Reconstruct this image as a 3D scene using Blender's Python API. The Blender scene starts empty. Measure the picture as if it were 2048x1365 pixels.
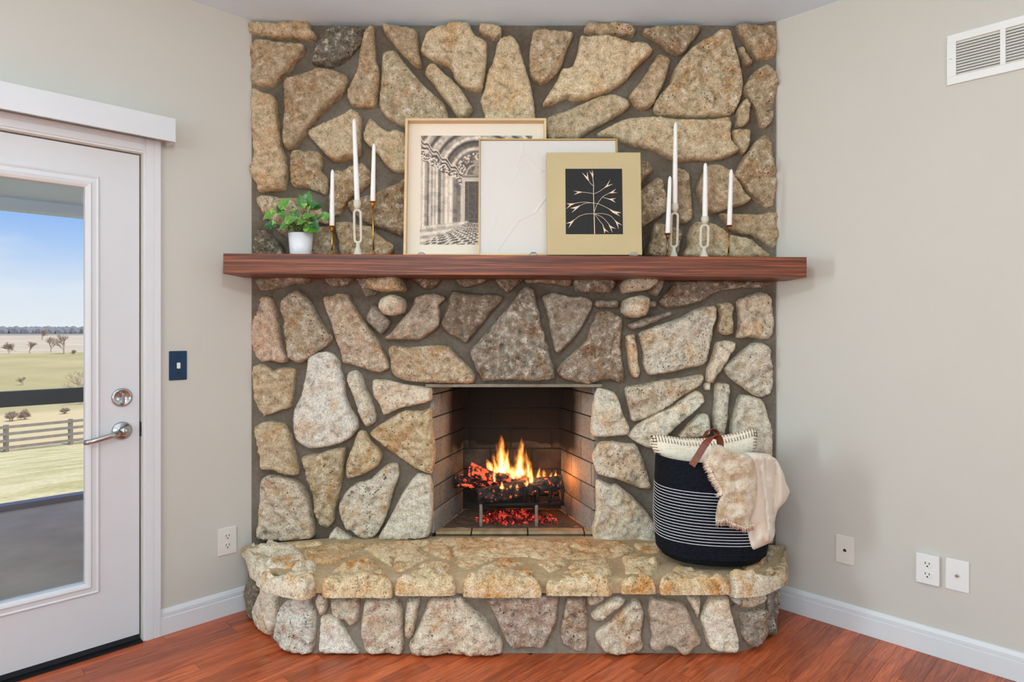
import bpy, bmesh, math, random
import numpy as np
from mathutils import Vector, Matrix, noise as mn, geometry as mg

random.seed(7)
SC = bpy.context.scene
COL = SC.collection
PI = math.pi

# ------------------------------------------------------------------ camera
F, CX, CY, CAMZ = 1270.0, 1024.0, 660.0, 1.30      # focal length in px, horizon centre
cam_d = bpy.data.cameras.new('camera'); cam = bpy.data.objects.new('camera', cam_d); COL.objects.link(cam)
cam.location = (0, 0, CAMZ); cam.rotation_euler = (PI/2, 0, 0)
cam_d.sensor_width = 36.0; cam_d.lens = F/2048*36.0
cam_d.shift_y = -(682.5-CY)/2048; cam_d.clip_start = 0.05; cam_d.clip_end = 3000
SC.camera = cam
vs = SC.view_settings
vs.view_transform = 'Standard'; vs.look = 'None'; vs.gamma = 1.0; vs.use_curve_mapping = False
vs.exposure = 0.03

def lin(c):
    return tuple(((v/255)/12.92 if v/255 <= 0.04045 else (((v/255)+0.055)/1.055)**2.4) for v in c)
def rgba(c): return lin(c)+(1.0,)

# ------------------------------------------------------------------ world / sky
W = bpy.data.worlds.new('world'); SC.world = W; W.use_nodes = True
wn = W.node_tree; wn.nodes.clear()
def N(t, typ, **kw):
    n = t.nodes.new(typ)
    for k, v in kw.items(): setattr(n, k, v)
    return n
def L(t, a, b): t.links.new(a, b)
_tc = N(wn, 'ShaderNodeTexCoord'); _sp = N(wn, 'ShaderNodeSeparateXYZ'); L(wn, _tc.outputs['Generated'], _sp.inputs[0])
_rp = N(wn, 'ShaderNodeValToRGB'); L(wn, _sp.outputs['Z'], _rp.inputs[0])
e = _rp.color_ramp.elements
e[0].position = 0.0; e[0].color = rgba((238, 242, 249)); e[1].position = 1.0; e[1].color = rgba((128, 166, 226))
for p, c in ((0.05, (226, 236, 251)), (0.11, (176, 208, 252)), (0.19, (112, 168, 250)), (0.40, (108, 160, 240))):
    q = e.new(p); q.color = rgba(c)
_mp = N(wn, 'ShaderNodeMapping'); _mp.inputs['Scale'].default_value = (3.0, 3.0, 9.0); L(wn, _tc.outputs['Generated'], _mp.inputs[0])
_nz = N(wn, 'ShaderNodeTexNoise'); _nz.inputs['Scale'].default_value = 1.3; _nz.inputs['Detail'].default_value = 5; L(wn, _mp.outputs[0], _nz.inputs[0])
_cr = N(wn, 'ShaderNodeValToRGB'); L(wn, _nz.outputs[0], _cr.inputs[0])
_cr.color_ramp.elements[0].position = 0.48; _cr.color_ramp.elements[1].position = 0.72
_cr.color_ramp.elements[0].color = (0, 0, 0, 1); _cr.color_ramp.elements[1].color = (0.75, 0.75, 0.75, 1)
_mx = N(wn, 'ShaderNodeMixRGB'); L(wn, _cr.outputs[0], _mx.inputs[0]); L(wn, _rp.outputs[0], _mx.inputs[1]); _mx.inputs[2].default_value = rgba((244, 246, 250))
_bg = N(wn, 'ShaderNodeBackground'); L(wn, _mx.outputs[0], _bg.inputs[0]); _bg.inputs[1].default_value = 1.0
_ow = N(wn, 'ShaderNodeOutputWorld'); L(wn, _bg.outputs[0], _ow.inputs[0])

def add_light(name, typ, loc, energy, color=(1, 1, 1), rot=(0, 0, 0), size=None, sizey=None):
    d = bpy.data.lights.new(name, typ); d.energy = energy; d.color = color
    if typ == 'AREA':
        d.shape = 'RECTANGLE'; d.size = size; d.size_y = sizey or size
    elif typ == 'POINT': d.shadow_soft_size = size or 0.05
    o = bpy.data.objects.new(name, d); COL.objects.link(o); o.location = loc; o.rotation_euler = rot
    return o
sun = add_light('sun', 'SUN', (6, -6, 12), 4.6, (1.0, 0.94, 0.84))
sun.rotation_euler = Vector((-0.55, 0.45, -0.85)).to_track_quat('-Z', 'Y').to_euler(); sun.data.angle = 0.01

# ------------------------------------------------------------------ room frame (corner room, walls at 45 degrees)
AP = Vector((0.0138, 4.212, 0)); R2 = math.sqrt(0.5)
uL, nL = Vector((-R2, -R2, 0)), Vector((R2, -R2, 0))     # along left wall away from corner, into room
uR, nR = Vector((R2, -R2, 0)), Vector((-R2, -R2, 0))
CEIL = 2.748; ROOM = 6.4
def aL(px): r = (px-CX)/F; return (AP.x-AP.y*r)/(1-r)/R2
def aR(px): r = (px-CX)/F; return (AP.y*r-AP.x)/(1+r)/R2
def LW(a, z=0, n=0): p = AP+uL*a+nL*n; return Vector((p.x, p.y, z))
def RW(a, z=0, n=0): p = AP+uR*a+nR*n; return Vector((p.x, p.y, z))
def PX(x, y, Y): return Vector(((x-CX)/F*Y, Y, CAMZ-(y-CY)/F*Y))
def zpx(y, Y): return CAMZ-(y-CY)/F*Y

# fill lights in unseen windows; all but the right one added for fill
WIN_R = (2.95, 4.25, 0.75, 2.25)     # window in right wall: a0, a1, z0, z1
WIN_L = (3.95, 5.15, 0.75, 2.25)     # window added in left wall past the door, for fill
c_ = RW((WIN_R[0]+WIN_R[1])/2, 1.5, -0.06)
add_light('window_daylight', 'AREA', c_, 20, (0.75, 0.955, 1.0), (-PI/2, 0, PI-PI/4+0), WIN_R[1]-WIN_R[0]-.08, 1.42).rotation_euler = (nR).to_track_quat('-Z', 'Z').to_euler()
c_ = LW((WIN_L[0]+WIN_L[1])/2, 1.5, -0.06)
add_light('window_daylight', 'AREA', c_, 170, (0.76, 0.955, 1.0), (0, 0, 0), WIN_L[1]-WIN_L[0]-.08, 1.42).rotation_euler = (nL).to_track_quat('-Z', 'Z').to_euler()
# unseen windows added in the two rear walls for front fill
RLc = LW(ROOM)+uR*3.6; RRc = RW(ROOM)+uL*3.6
c_ = RLc-uL*(-0.06); c_.z = 1.45
add_light('window_daylight', 'AREA', c_, 78, (0.75, 0.955, 1.0), (0, 0, 0), 2.5, 1.5).rotation_euler = (-uL).to_track_quat('-Z', 'Z').to_euler()
c_ = RRc-uR*(-0.06); c_.z = 1.45
add_light('window_daylight', 'AREA', c_, 44, (0.75, 0.955, 1.0), (0, 0, 0), 2.5, 1.5).rotation_euler = (-uR).to_track_quat('-Z', 'Z').to_euler()
# unseen pendant lamp added for top fill (fitting built further down)
FILL_LAMP = Vector((-0.25, 0.75, CEIL-0.32))
add_light('ceiling_lamp_light', 'POINT', FILL_LAMP-Vector((0, 0, 0.17)), 36, (0.86, 0.96, 1.0), size=0.10)

# ------------------------------------------------------------------ materials
MATS = {}
def new_mat(name):
    m = bpy.data.materials.new(name); m.use_nodes = True
    t = m.node_tree; t.nodes.clear()
    o = N(t, 'ShaderNodeOutputMaterial'); b = N(t, 'ShaderNodeBsdfPrincipled'); L(t, b.outputs[0], o.inputs[0])
    MATS[name] = m
    return m, t, b
def ramp(t, src, stops):
    r = N(t, 'ShaderNodeValToRGB'); L(t, src, r.inputs[0]); el = r.color_ramp.elements
    el[0].position, el[0].color = stops[0]; el[1].position, el[1].color = stops[-1]
    for p, c in stops[1:-1]: q = el.new(p); q.color = c
    return r.outputs[0]
def g(v): return (v, v, v, 1)
def noise_tex(t, scale, detail=4, rough=0.55, coord='Object', mscale=None, dist=0.0):
    tc = N(t, 'ShaderNodeTexCoord'); src = tc.outputs[coord]
    if coord == 'World':
        pass
    if mscale:
        mp = N(t, 'ShaderNodeMapping'); mp.inputs['Scale'].default_value = mscale; L(t, src, mp.inputs[0]); src = mp.outputs[0]
    n = N(t, 'ShaderNodeTexNoise'); n.inputs['Scale'].default_value = scale; n.inputs['Detail'].default_value = detail
    n.inputs['Roughness'].default_value = rough; n.inputs['Distortion'].default_value = dist; L(t, src, n.inputs[0])
    return n.outputs[0]
def mixc(t, fac, a, b, mode='MIX'):
    m = N(t, 'ShaderNodeMixRGB', blend_type=mode)
    for i, v in ((0, fac), (1, a), (2, b)):
        if hasattr(v, 'is_linked') or hasattr(v, 'links'): L(t, v, m.inputs[i])
        elif i == 0: m.inputs[0].default_value = v
        else: m.inputs[i].default_value = v
    return m.outputs[0]
def math_n(t, op, a, b=0.0, clamp=False):
    m = N(t, 'ShaderNodeMath', operation=op, use_clamp=clamp)
    for i, v in ((0, a), (1, b)):
        if hasattr(v, 'links'): L(t, v, m.inputs[i])
        else: m.inputs[i].default_value = v
    return m.outputs[0]
def bump(t, b, h, strength=0.3, dist=0.01):
    n = N(t, 'ShaderNodeBump'); n.inputs['Strength'].default_value = strength; n.inputs['Distance'].default_value = dist
    L(t, h, n.inputs['Height']); L(t, n.outputs[0], b.inputs['Normal'])
def simple(name, c, rough=0.5, metal=0.0, var=0.0, vscale=20, bstr=0.0, bscale=200, bdist=0.002, coat=0.0, spec=None):
    m, t, b = new_mat(name)
    b.inputs['Roughness'].default_value = rough; b.inputs['Metallic'].default_value = metal
    b.inputs['Coat Weight'].default_value = coat
    if spec is not None: b.inputs['Specular IOR Level'].default_value = spec
    if var > 0:
        n = noise_tex(t, vscale)
        f = ramp(t, n, [(0.3, g(1-var)), (0.7, g(1+var*0.4))])
        L(t, mixc(t, 1.0, rgba(c), f, 'MULTIPLY'), b.inputs['Base Color'])
    else: b.inputs['Base Color'].default_value = rgba(c)
    if bstr > 0: bump(t, b, noise_tex(t, bscale, 3), bstr, bdist)
    return m

simple('paint', (204, 199, 188), 0.75, var=0.015, vscale=3, bstr=0.06, bscale=120)
simple('ceiling_paint', (222, 242, 255), 0.85, bstr=0.05, bscale=90)
simple('white_trim', (222, 222, 223), 0.38, var=0.02, vscale=8)
simple('door_paint', (216, 216, 217), 0.42, var=0.02, vscale=6)
simple('ivory', (226, 219, 208), 0.4)
simple('white_plastic', (234, 232, 228), 0.35)
simple('dark_slot', (22, 20, 19), 0.6)
simple('blue_plate', (34, 62, 92), 0.35, 0.5, var=0.15, vscale=30)
simple('steel', (190, 190, 190), 0.22, 1.0)
simple('black_metal', (20, 20, 22), 0.5, 0.3)
simple('rubber', (30, 30, 34), 0.7)
simple('brass', (196, 152, 76), 0.25, 1.0)
simple('brass_dark', (150, 112, 58), 0.28, 1.0)
simple('ceramic', (216, 206, 188), 0.85, var=0.04, vscale=60, bstr=0.25, bscale=260)
simple('wax', (246, 242, 236), 0.45)
simple('wick', (60, 50, 40), 0.9)
simple('pot_white', (232, 232, 234), 0.3)
simple('soil', (54, 40, 30), 0.95, bstr=0.6, bscale=150, bdist=0.004)
simple('stem', (70, 110, 45), 0.6)
simple('oak_frame', (222, 190, 146), 0.5, var=0.06, vscale=12)
simple('frame_inner', (196, 170, 142), 0.6)
simple('mat_board', (240, 226, 206), 0.85)
simple('gold_frame', (196, 160, 104), 0.4, 0.25)
simple('plaster', (220, 212, 204), 0.8, bstr=0.08, bscale=70)
simple('tan_canvas', (196, 176, 132), 0.8, var=0.05, vscale=6, bstr=0.15, bscale=400, bdist=0.001)
simple('black_panel', (31, 29, 28), 0.75, var=0.25, vscale=180, bstr=0.35, bscale=180)
simple('sprig_cream', (238, 210, 180), 0.7)
simple('leather', (122, 58, 38), 0.45, var=0.15, vscale=40, bstr=0.1, bscale=200)
simple('stitch_white', (226, 226, 230), 0.8)
simple('whip_brown', (110, 88, 70), 0.9)
simple('concrete', (206, 192, 172), 0.85, var=0.22, vscale=3, bstr=0.2, bscale=60)
simple('porch_grey', (222, 228, 238), 0.7)
simple('rail_black', (62, 66, 70), 0.45)
simple('kerb_blue', (120, 128, 138), 0.4)
simple('fence_wood', (128, 122, 116), 0.9, var=0.25, vscale=3)
simple('bark', (158, 138, 122), 0.95)
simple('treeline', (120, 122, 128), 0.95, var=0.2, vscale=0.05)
simple('iron', (26, 24, 24), 0.75, 0.2, var=0.3, vscale=30, bstr=0.4, bscale=60)
simple('steel_leg', (150, 140, 130), 0.5, 0.6, var=0.35, vscale=50)
simple('ash', (96, 76, 58), 0.95, var=0.5, vscale=30, bstr=0.8, bscale=60, bdist=0.006)

# glass pane of the door (thin, clear)
m, t, b = new_mat('pane_glass')
tr = N(t, 'ShaderNodeBsdfTransparent'); gl = N(t, 'ShaderNodeBsdfGlossy'); gl.inputs['Roughness'].default_value = 0.02
ms = N(t, 'ShaderNodeMixShader'); ms.inputs[0].default_value = 0.04; tr.inputs[0].default_value = (0.97, 0.985, 0.98, 1)
L(t, tr.outputs[0], ms.inputs[1]); L(t, gl.outputs[0], ms.inputs[2]); L(t, ms.outputs[0], t.nodes['Material Output'].inputs[0])
m, t, b = new_mat('clear_plastic')
b.inputs['Base Color'].default_value = (0.95, 0.95, 0.95, 1); b.inputs['Transmission Weight'].default_value = 0.85
b.inputs['Roughness'].default_value = 0.12; b.inputs['IOR'].default_value = 1.45
m, t, b = new_mat('lamp_glow')
b.inputs['Base Color'].default_value = (0.9, 0.9, 0.88, 1); b.inputs['Emission Color'].default_value = (1, 0.93, 0.82, 1); b.inputs['Emission Strength'].default_value = 2.0

# field stone: per-stone tint through the object colour
def stone_mat(name, ochre, pale, pit, bstr):
    m, t, b = new_mat(name)
    oi = N(t, 'ShaderNodeObjectInfo')
    tc = N(t, 'ShaderNodeTexCoord')
    off = N(t, 'ShaderNodeVectorMath', operation='SCALE'); L(t, oi.outputs['Random'], off.inputs['Scale']); off.inputs[0].default_value = (31, 17, 23)
    ad = N(t, 'ShaderNodeVectorMath', operation='ADD'); L(t, tc.outputs['Object'], ad.inputs[0]); L(t, off.outputs[0], ad.inputs[1])
    def nz(s, d=5, r=0.6, dist=0.0):
        n = N(t, 'ShaderNodeTexNoise'); n.inputs['Scale'].default_value = s; n.inputs['Detail'].default_value = d
        n.inputs['Roughness'].default_value = r; n.inputs['Distortion'].default_value = dist; L(t, ad.outputs[0], n.inputs[0]); return n.outputs[0]
    big, mid, fine = nz(9, 4, 0.6, 0.6), nz(34, 6, 0.68), nz(190, 3, 0.65)
    c = oi.outputs['Color']
    c = mixc(t, ramp(t, big, [(0.50, g(0)), (0.68, g(ochre))]), c, mixc(t, 1.0, c, rgba((236, 188, 122)), 'MULTIPLY'))
    c = mixc(t, ramp(t, mid, [(0.52, g(0)), (0.64, g(pale))]), c, rgba((226, 214, 198)))
    c = mixc(t, 1.0, c, ramp(t, mid, [(0.32, g(0.50)), (0.47, g(0.98)), (0.70, g(1.22))]), 'MULTIPLY')
    c = mixc(t, 1.0, c, ramp(t, fine, [(0.34, g(0.55)), (0.48, g(0.98)), (0.66, g(1.25))]), 'MULTIPLY')
    vo = N(t, 'ShaderNodeTexVoronoi'); vo.inputs['Scale'].default_value = 62; L(t, ad.outputs[0], vo.inputs[0])
    pm = math_n(t, 'MULTIPLY', ramp(t, vo.outputs['Distance'], [(0.10, g(1)), (0.26, g(0))]), ramp(t, nz(14, 3), [(0.46, g(0)), (0.62, g(pit))]))
    c = mixc(t, pm, c, mixc(t, 1.0, c, rgba((142, 106, 74)), 'MULTIPLY'))
    L(t, c, b.inputs['Base Color']); b.inputs['Roughness'].default_value = 0.88; b.inputs['Specular IOR Level'].default_value = 0.25
    h = math_n(t, 'ADD', math_n(t, 'MULTIPLY', mid, 1.0), math_n(t, 'MULTIPLY', fine, 0.35))
    h = math_n(t, 'SUBTRACT', h, math_n(t, 'MULTIPLY', pm, 0.8))
    bump(t, b, h, bstr, 0.012)
stone_mat('stone_smooth', 0.5, 0.30, 0.3, 0.6)
stone_mat('stone_rough', 0.6, 0.60, 1.0, 1.0)
stone_mat('stone_cap', 0.95, 0.50, 0.6, 0.9)

def mortar_mat(name, c1, c2):
    m, t, b = new_mat(name)
    n1 = noise_tex(t, 5, 5); n2 = noise_tex(t, 60, 5, 0.65)
    c = mixc(t, ramp(t, n1, [(0.38, g(0)), (0.64, g(1))]), rgba(c1), rgba(c2))
    c = mixc(t, 1.0, c, ramp(t, n2, [(0.3, g(0.78)), (0.7, g(1.12))]), 'MULTIPLY')
    L(t, c, b.inputs['Base Color']); b.inputs['Roughness'].default_value = 0.95
    bump(t, b, math_n(t, 'ADD', n2, math_n(t, 'MULTIPLY', n1, 1.5)), 0.5, 0.012)
mortar_mat('mortar', (106, 94, 79), (126, 116, 103))
mortar_mat('mortar_cap', (186, 158, 118), (206, 182, 146))
mortar_mat('mortar_base', (140, 126, 108), (158, 148, 132))

# fire brick with soot stain (soot gathers at the back and top of the firebox)
m, t, b = new_mat('fire_brick')
geo = N(t, 'ShaderNodeNewGeometry'); sp = N(t, 'ShaderNodeSeparateXYZ'); L(t, geo.outputs['Position'], sp.inputs[0])
oi = N(t, 'ShaderNodeObjectInfo')
nn = N(t, 'ShaderNodeTexNoise'); nn.inputs['Scale'].default_value = 9; nn.inputs['Detail'].default_value = 5; L(t, geo.outputs['Position'], nn.inputs[0])
nf = N(t, 'ShaderNodeTexNoise'); nf.inputs['Scale'].default_value = 70; nf.inputs['Detail'].default_value = 4; L(t, geo.outputs['Position'], nf.inputs[0])
bc = ramp(t, oi.outputs['Random'], [(0.0, rgba((130, 124, 116))), (1.0, rgba((164, 158, 149)))])
bc = mixc(t, 1.0, bc, ramp(t, nf.outputs[0], [(0.32, g(0.75)), (0.6, g(1.05))]), 'MULTIPLY')
jit = math_n(t, 'MULTIPLY', math_n(t, 'SUBTRACT', nn.outputs[0], 0.5), 0.55)
fy = math_n(t, 'MULTIPLY', math_n(t, 'SUBTRACT', sp.outputs['Y'], 3.125), 8.5, False)
fz = math_n(t, 'MULTIPLY', math_n(t, 'SUBTRACT', math_n(t, 'ADD', sp.outputs['Z'], math_n(t, 'MULTIPLY', jit, 0.30)), 0.56), 7.0, True)
sy = math_n(t, 'ADD', fy, jit, True)
soot = math_n(t, 'MULTIPLY', sy, fz, True)
back = math_n(t, 'MULTIPLY', math_n(t, 'GREATER_THAN', sp.outputs['Y'], 3.40), ramp(t, nn.outputs[0], [(0.35, g(0.97)), (0.7, g(0.82))]))
soot = math_n(t, 'MAXIMUM', soot, back)
lowm = math_n(t, 'MULTIPLY', math_n(t, 'MULTIPLY', math_n(t, 'SUBTRACT', sp.outputs['Y'], 3.06), 4.0, True), ramp(t, nn.outputs[0], [(0.3, g(0.3)), (0.65, g(0.9))]))
soot = math_n(t, 'MAXIMUM', soot, math_n(t, 'MULTIPLY', lowm, 0.7))
topm = math_n(t, 'MULTIPLY', math_n(t, 'SUBTRACT', sp.outputs['Z'], 0.93), 8.0, True)
soot = math_n(t, 'MAXIMUM', soot, math_n(t, 'MULTIPLY', topm, 0.75))
L(t, mixc(t, soot, bc, rgba((9, 9, 10))), b.inputs['Base Color']); b.inputs['Roughness'].default_value = 0.9
bump(t, b, nf.outputs[0], 0.3, 0.004)
simple('floor_brick', (184, 154, 116), 0.9, var=0.35, vscale=18, bstr=0.4, bscale=60, bdist=.004)
mortar_mat('firebox_joint', (30, 27, 25), (46, 41, 37))
simple('soot_black', (12, 12, 12), 0.95)

# walnut mantel
def wood(name, dark, mid, lite, sx, axis_scale, rough, coat=0.0, rnd=False):
    m, t, b = new_mat(name)
    tc = N(t, 'ShaderNodeTexCoord'); src = tc.outputs['Object']
    if rnd:
        oi = N(t, 'ShaderNodeObjectInfo'); sc = N(t, 'ShaderNodeVectorMath', operation='SCALE'); sc.inputs[0].default_value = (13, 7, 5); L(t, oi.outputs['Random'], sc.inputs['Scale'])
        ad = N(t, 'ShaderNodeVectorMath', operation='ADD'); L(t, src, ad.inputs[0]); L(t, sc.outputs[0], ad.inputs[1]); src = ad.outputs[0]
    mp = N(t, 'ShaderNodeMapping'); mp.inputs['Scale'].default_value = axis_scale; L(t, src, mp.inputs[0])
    n1 = N(t, 'ShaderNodeTexNoise'); n1.inputs['Scale'].default_value = sx; n1.inputs['Detail'].default_value = 6; n1.inputs['Roughness'].default_value = 0.6; n1.inputs['Distortion'].default_value = 0.9; L(t, mp.outputs[0], n1.inputs[0])
    n2 = N(t, 'ShaderNodeTexNoise'); n2.inputs['Scale'].default_value = sx*5; n2.inputs['Detail'].default_value = 4; L(t, mp.outputs[0], n2.inputs[0])
    c = ramp(t, n1.outputs[0], [(0.32, rgba(dark)), (0.5, rgba(mid)), (0.7, rgba(lite))])
    c = mixc(t, 1.0, c, ramp(t, n2.outputs[0], [(0.35, g(0.72)), (0.6, g(1.08))]), 'MULTIPLY')
    if rnd: c = mixc(t, 1.0, c, ramp(t, oi.outputs['Random'], [(0.0, g(0.70)), (0.5, g(0.95)), (1.0, g(1.18))]), 'MULTIPLY')
    L(t, c, b.inputs['Base Color']); b.inputs['Roughness'].default_value = rough; b.inputs['Coat Weight'].default_value = coat; b.inputs['Coat Roughness'].default_value = 0.15
    bump(t, b, n2.outputs[0], 0.06, 0.002)
wood('walnut', (54, 22, 12), (114, 53, 27), (176, 98, 48), 3.4, (0.45, 14, 30), 0.42)
wood('cherry', (156, 66, 35), (194, 92, 50), (216, 112, 64), 3.0, (1.0, 12, 12), 0.36, 0.15, True)

# ------------------------------------------------------------------ object helpers
def link(o, parent=None):
    COL.objects.link(o)
    if parent is not None: o.parent = parent
    return o
def tag(o, label=None, cat=None, group=None, kind=None):
    if label: o['label'] = label
    if cat: o['category'] = cat
    if group: o['group'] = group
    if kind: o['kind'] = kind
    return o
def empty(name, loc=(0, 0, 0), rz=0, rot=None):
    o = bpy.data.objects.new(name, None); link(o); o.location = loc; o.rotation_euler = rot or (0, 0, rz); o.empty_display_size = 0.05
    return o
def mesh_obj(name, verts, faces, mat, parent=None, smooth=False, loc=None):
    me = bpy.data.meshes.new(name); me.from_pydata([tuple(v) for v in verts], [], faces); me.update()
    if mat: me.materials.append(MATS[mat])
    if smooth: me.polygons.foreach_set('use_smooth', [True]*len(me.polygons))
    o = bpy.data.objects.new(name, me); link(o, parent)
    if loc is not None: o.location = loc
    return o
def bm_obj(name, bm, mat, parent=None, smooth=False, loc=None, recalc=True):
    if recalc: bmesh.ops.recalc_face_normals(bm, faces=bm.faces)
    me = bpy.data.meshes.new(name); bm.to_mesh(me); bm.free()
    if mat: me.materials.append(MATS[mat])
    if smooth: me.polygons.foreach_set('use_smooth', [True]*len(me.polygons))
    o = bpy.data.objects.new(name, me); link(o, parent)
    if loc is not None: o.location = loc
    return o
def add_box(bm, x0, x1, y0, y1, z0, z1, bev=0.0):
    r = bmesh.ops.create_cube(bm, size=1.0)
    vsx = r['verts']
    for v in vsx:
        v.co = Vector(((x0+x1)/2+v.co.x*(x1-x0), (y0+y1)/2+v.co.y*(y1-y0), (z0+z1)/2+v.co.z*(z1-z0)))
    if bev > 0:
        ed = list({e_ for v in vsx for e_ in v.link_edges})
        bmesh.ops.bevel(bm, geom=ed, offset=bev, segments=2, affect='EDGES', profile=0.5)
def box(name, x0, x1, y0, y1, z0, z1, mat, parent=None, bev=0.0, loc=None):
    bm = bmesh.new(); add_box(bm, x0, x1, y0, y1, z0, z1, bev); return bm_obj(name, bm, mat, parent, False, loc)
def add_prism(bm, plan, z0, z1):
    lo = [bm.verts.new((p[0], p[1], z0)) for p in plan]; hi = [bm.verts.new((p[0], p[1], z1)) for p in plan]
    n = len(plan)
    bm.faces.new(lo[::-1]); bm.faces.new(hi)
    for i in range(n): bm.faces.new((lo[i], lo[(i+1) % n], hi[(i+1) % n], hi[i]))
def add_lathe(bm, prof, seg=24, cx=0, cy=0, sy=1.0):
    rings = []
    for r, z in prof:
        if r < 1e-6: rings.append([bm.verts.new((cx, cy, z))])
        else: rings.append([bm.verts.new((cx+r*math.cos(2*PI*i/seg), cy+sy*r*math.sin(2*PI*i/seg), z)) for i in range(seg)])
    for a, b_ in zip(rings, rings[1:]):
        for i in range(seg):
            j = (i+1) % seg
            if len(a) == 1 and len(b_) == 1: continue
            if len(a) == 1: bm.faces.new((a[0], b_[j], b_[i]))
            elif len(b_) == 1: bm.faces.new((a[i], a[j], b_[0]))
            else: bm.faces.new((a[i], a[j], b_[j], b_[i]))
    if len(rings[0]) > 1: bm.faces.new(rings[0][::-1])
    if len(rings[-1]) > 1: bm.faces.new(rings[-1])
def lathe(name, prof, mat, parent=None, seg=24, cx=0, cy=0, sy=1.0, smooth=True, loc=None):
    bm = bmesh.new(); add_lathe(bm, prof, seg, cx, cy, sy); o = bm_obj(name, bm, mat, parent, smooth, loc)
    return o
def add_tube(bm, pts, rad, seg=8, closed=False):
    pts = [Vector(p) for p in pts]; n = len(pts)
    rads = rad if hasattr(rad, '__len__') else [rad]*n
    rings = []; prev = None
    for i in range(n):
        if closed: tg = pts[(i+1) % n]-pts[i-1]
        else: tg = pts[min(i+1, n-1)]-pts[max(i-1, 0)]
        tg.normalize()
        if prev is None:
            up = Vector((0, 0, 1)) if abs(tg.z) < 0.9 else Vector((1, 0, 0)); nrm = tg.cross(up).normalized()
        else: nrm = (prev-tg*prev.dot(tg)).normalized()
        prev = nrm; bn = tg.cross(nrm)
        rings.append([bm.verts.new(pts[i]+(nrm*math.cos(2*PI*k/seg)+bn*math.sin(2*PI*k/seg))*rads[i]) for k in range(seg)])
    m_ = n if closed else n-1
    for i in range(m_):
        a, b_ = rings[i], rings[(i+1) % n]
        for k in range(seg): bm.faces.new((a[k], a[(k+1) % seg], b_[(k+1) % seg], b_[k]))
    if not closed: bm.faces.new(rings[0][::-1]); bm.faces.new(rings[-1])
def tube(name, pts, rad, mat, parent=None, seg=8, closed=False):
    bm = bmesh.new(); add_tube(bm, pts, rad, seg, closed); return bm_obj(name, bm, mat, parent, True)
def grid_obj(name, nu, nv, fn, mat, parent=None, smooth=True):
    vv = [fn(i/nu, j/nv) for j in range(nv+1) for i in range(nu+1)]
    ff = [(j*(nu+1)+i, j*(nu+1)+i+1, (j+1)*(nu+1)+i+1, (j+1)*(nu+1)+i) for j in range(nv) for i in range(nu)]
    return mesh_obj(name, vv, ff, mat, parent, smooth)
def catmull(pts, step, closed=True):
    P = np.array(pts, float); n = len(P); out = []
    for i in range(n if closed else n-1):
        if closed: p0, p1, p2, p3 = P[i-1], P[i], P[(i+1) % n], P[(i+2) % n]
        else: p0, p1, p2, p3 = P[max(i-1, 0)], P[i], P[i+1], P[min(i+2, n-1)]
        k = max(1, int(np.linalg.norm(p2-p1)/step+0.5))
        for j in range(k):
            s = j/k
            a = 2*p1+(p2-p0)*0.7*s*1.0
            t0 = (p2-p0)*0.35; t1 = (p3-p1)*0.35
            h = (2*s**3-3*s**2+1)*p1+(s**3-2*s**2+s)*t0+(-2*s**3+3*s**2)*p2+(s**3-s**2)*t1
            out.append(h)
    if not closed: out.append(P[-1])
    return np.array(out)
def inside_np(P, B):
    x, y = P[:, 0], P[:, 1]; r = np.zeros(len(P), bool); n = len(B); j = n-1
    for i in range(n):
        xi, yi = B[i]; xj, yj = B[j]
        c = ((yi > y) != (yj > y)) & (x < (xj-xi)*(y-yi)/(yj-yi+1e-12)+xi); r ^= c; j = i
    return r
def dist_np(P, B):
    d = np.full(len(P), 1e9); n = len(B)
    for i in range(n):
        a = B[i]; ab = B[(i+1) % n]-a; L2 = ab@ab+1e-12
        tt = np.clip(((P-a)@ab)/L2, 0, 1); q = P-(a+tt[:, None]*ab); d = np.minimum(d, np.sqrt((q*q).sum(1)))
    return d
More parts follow.
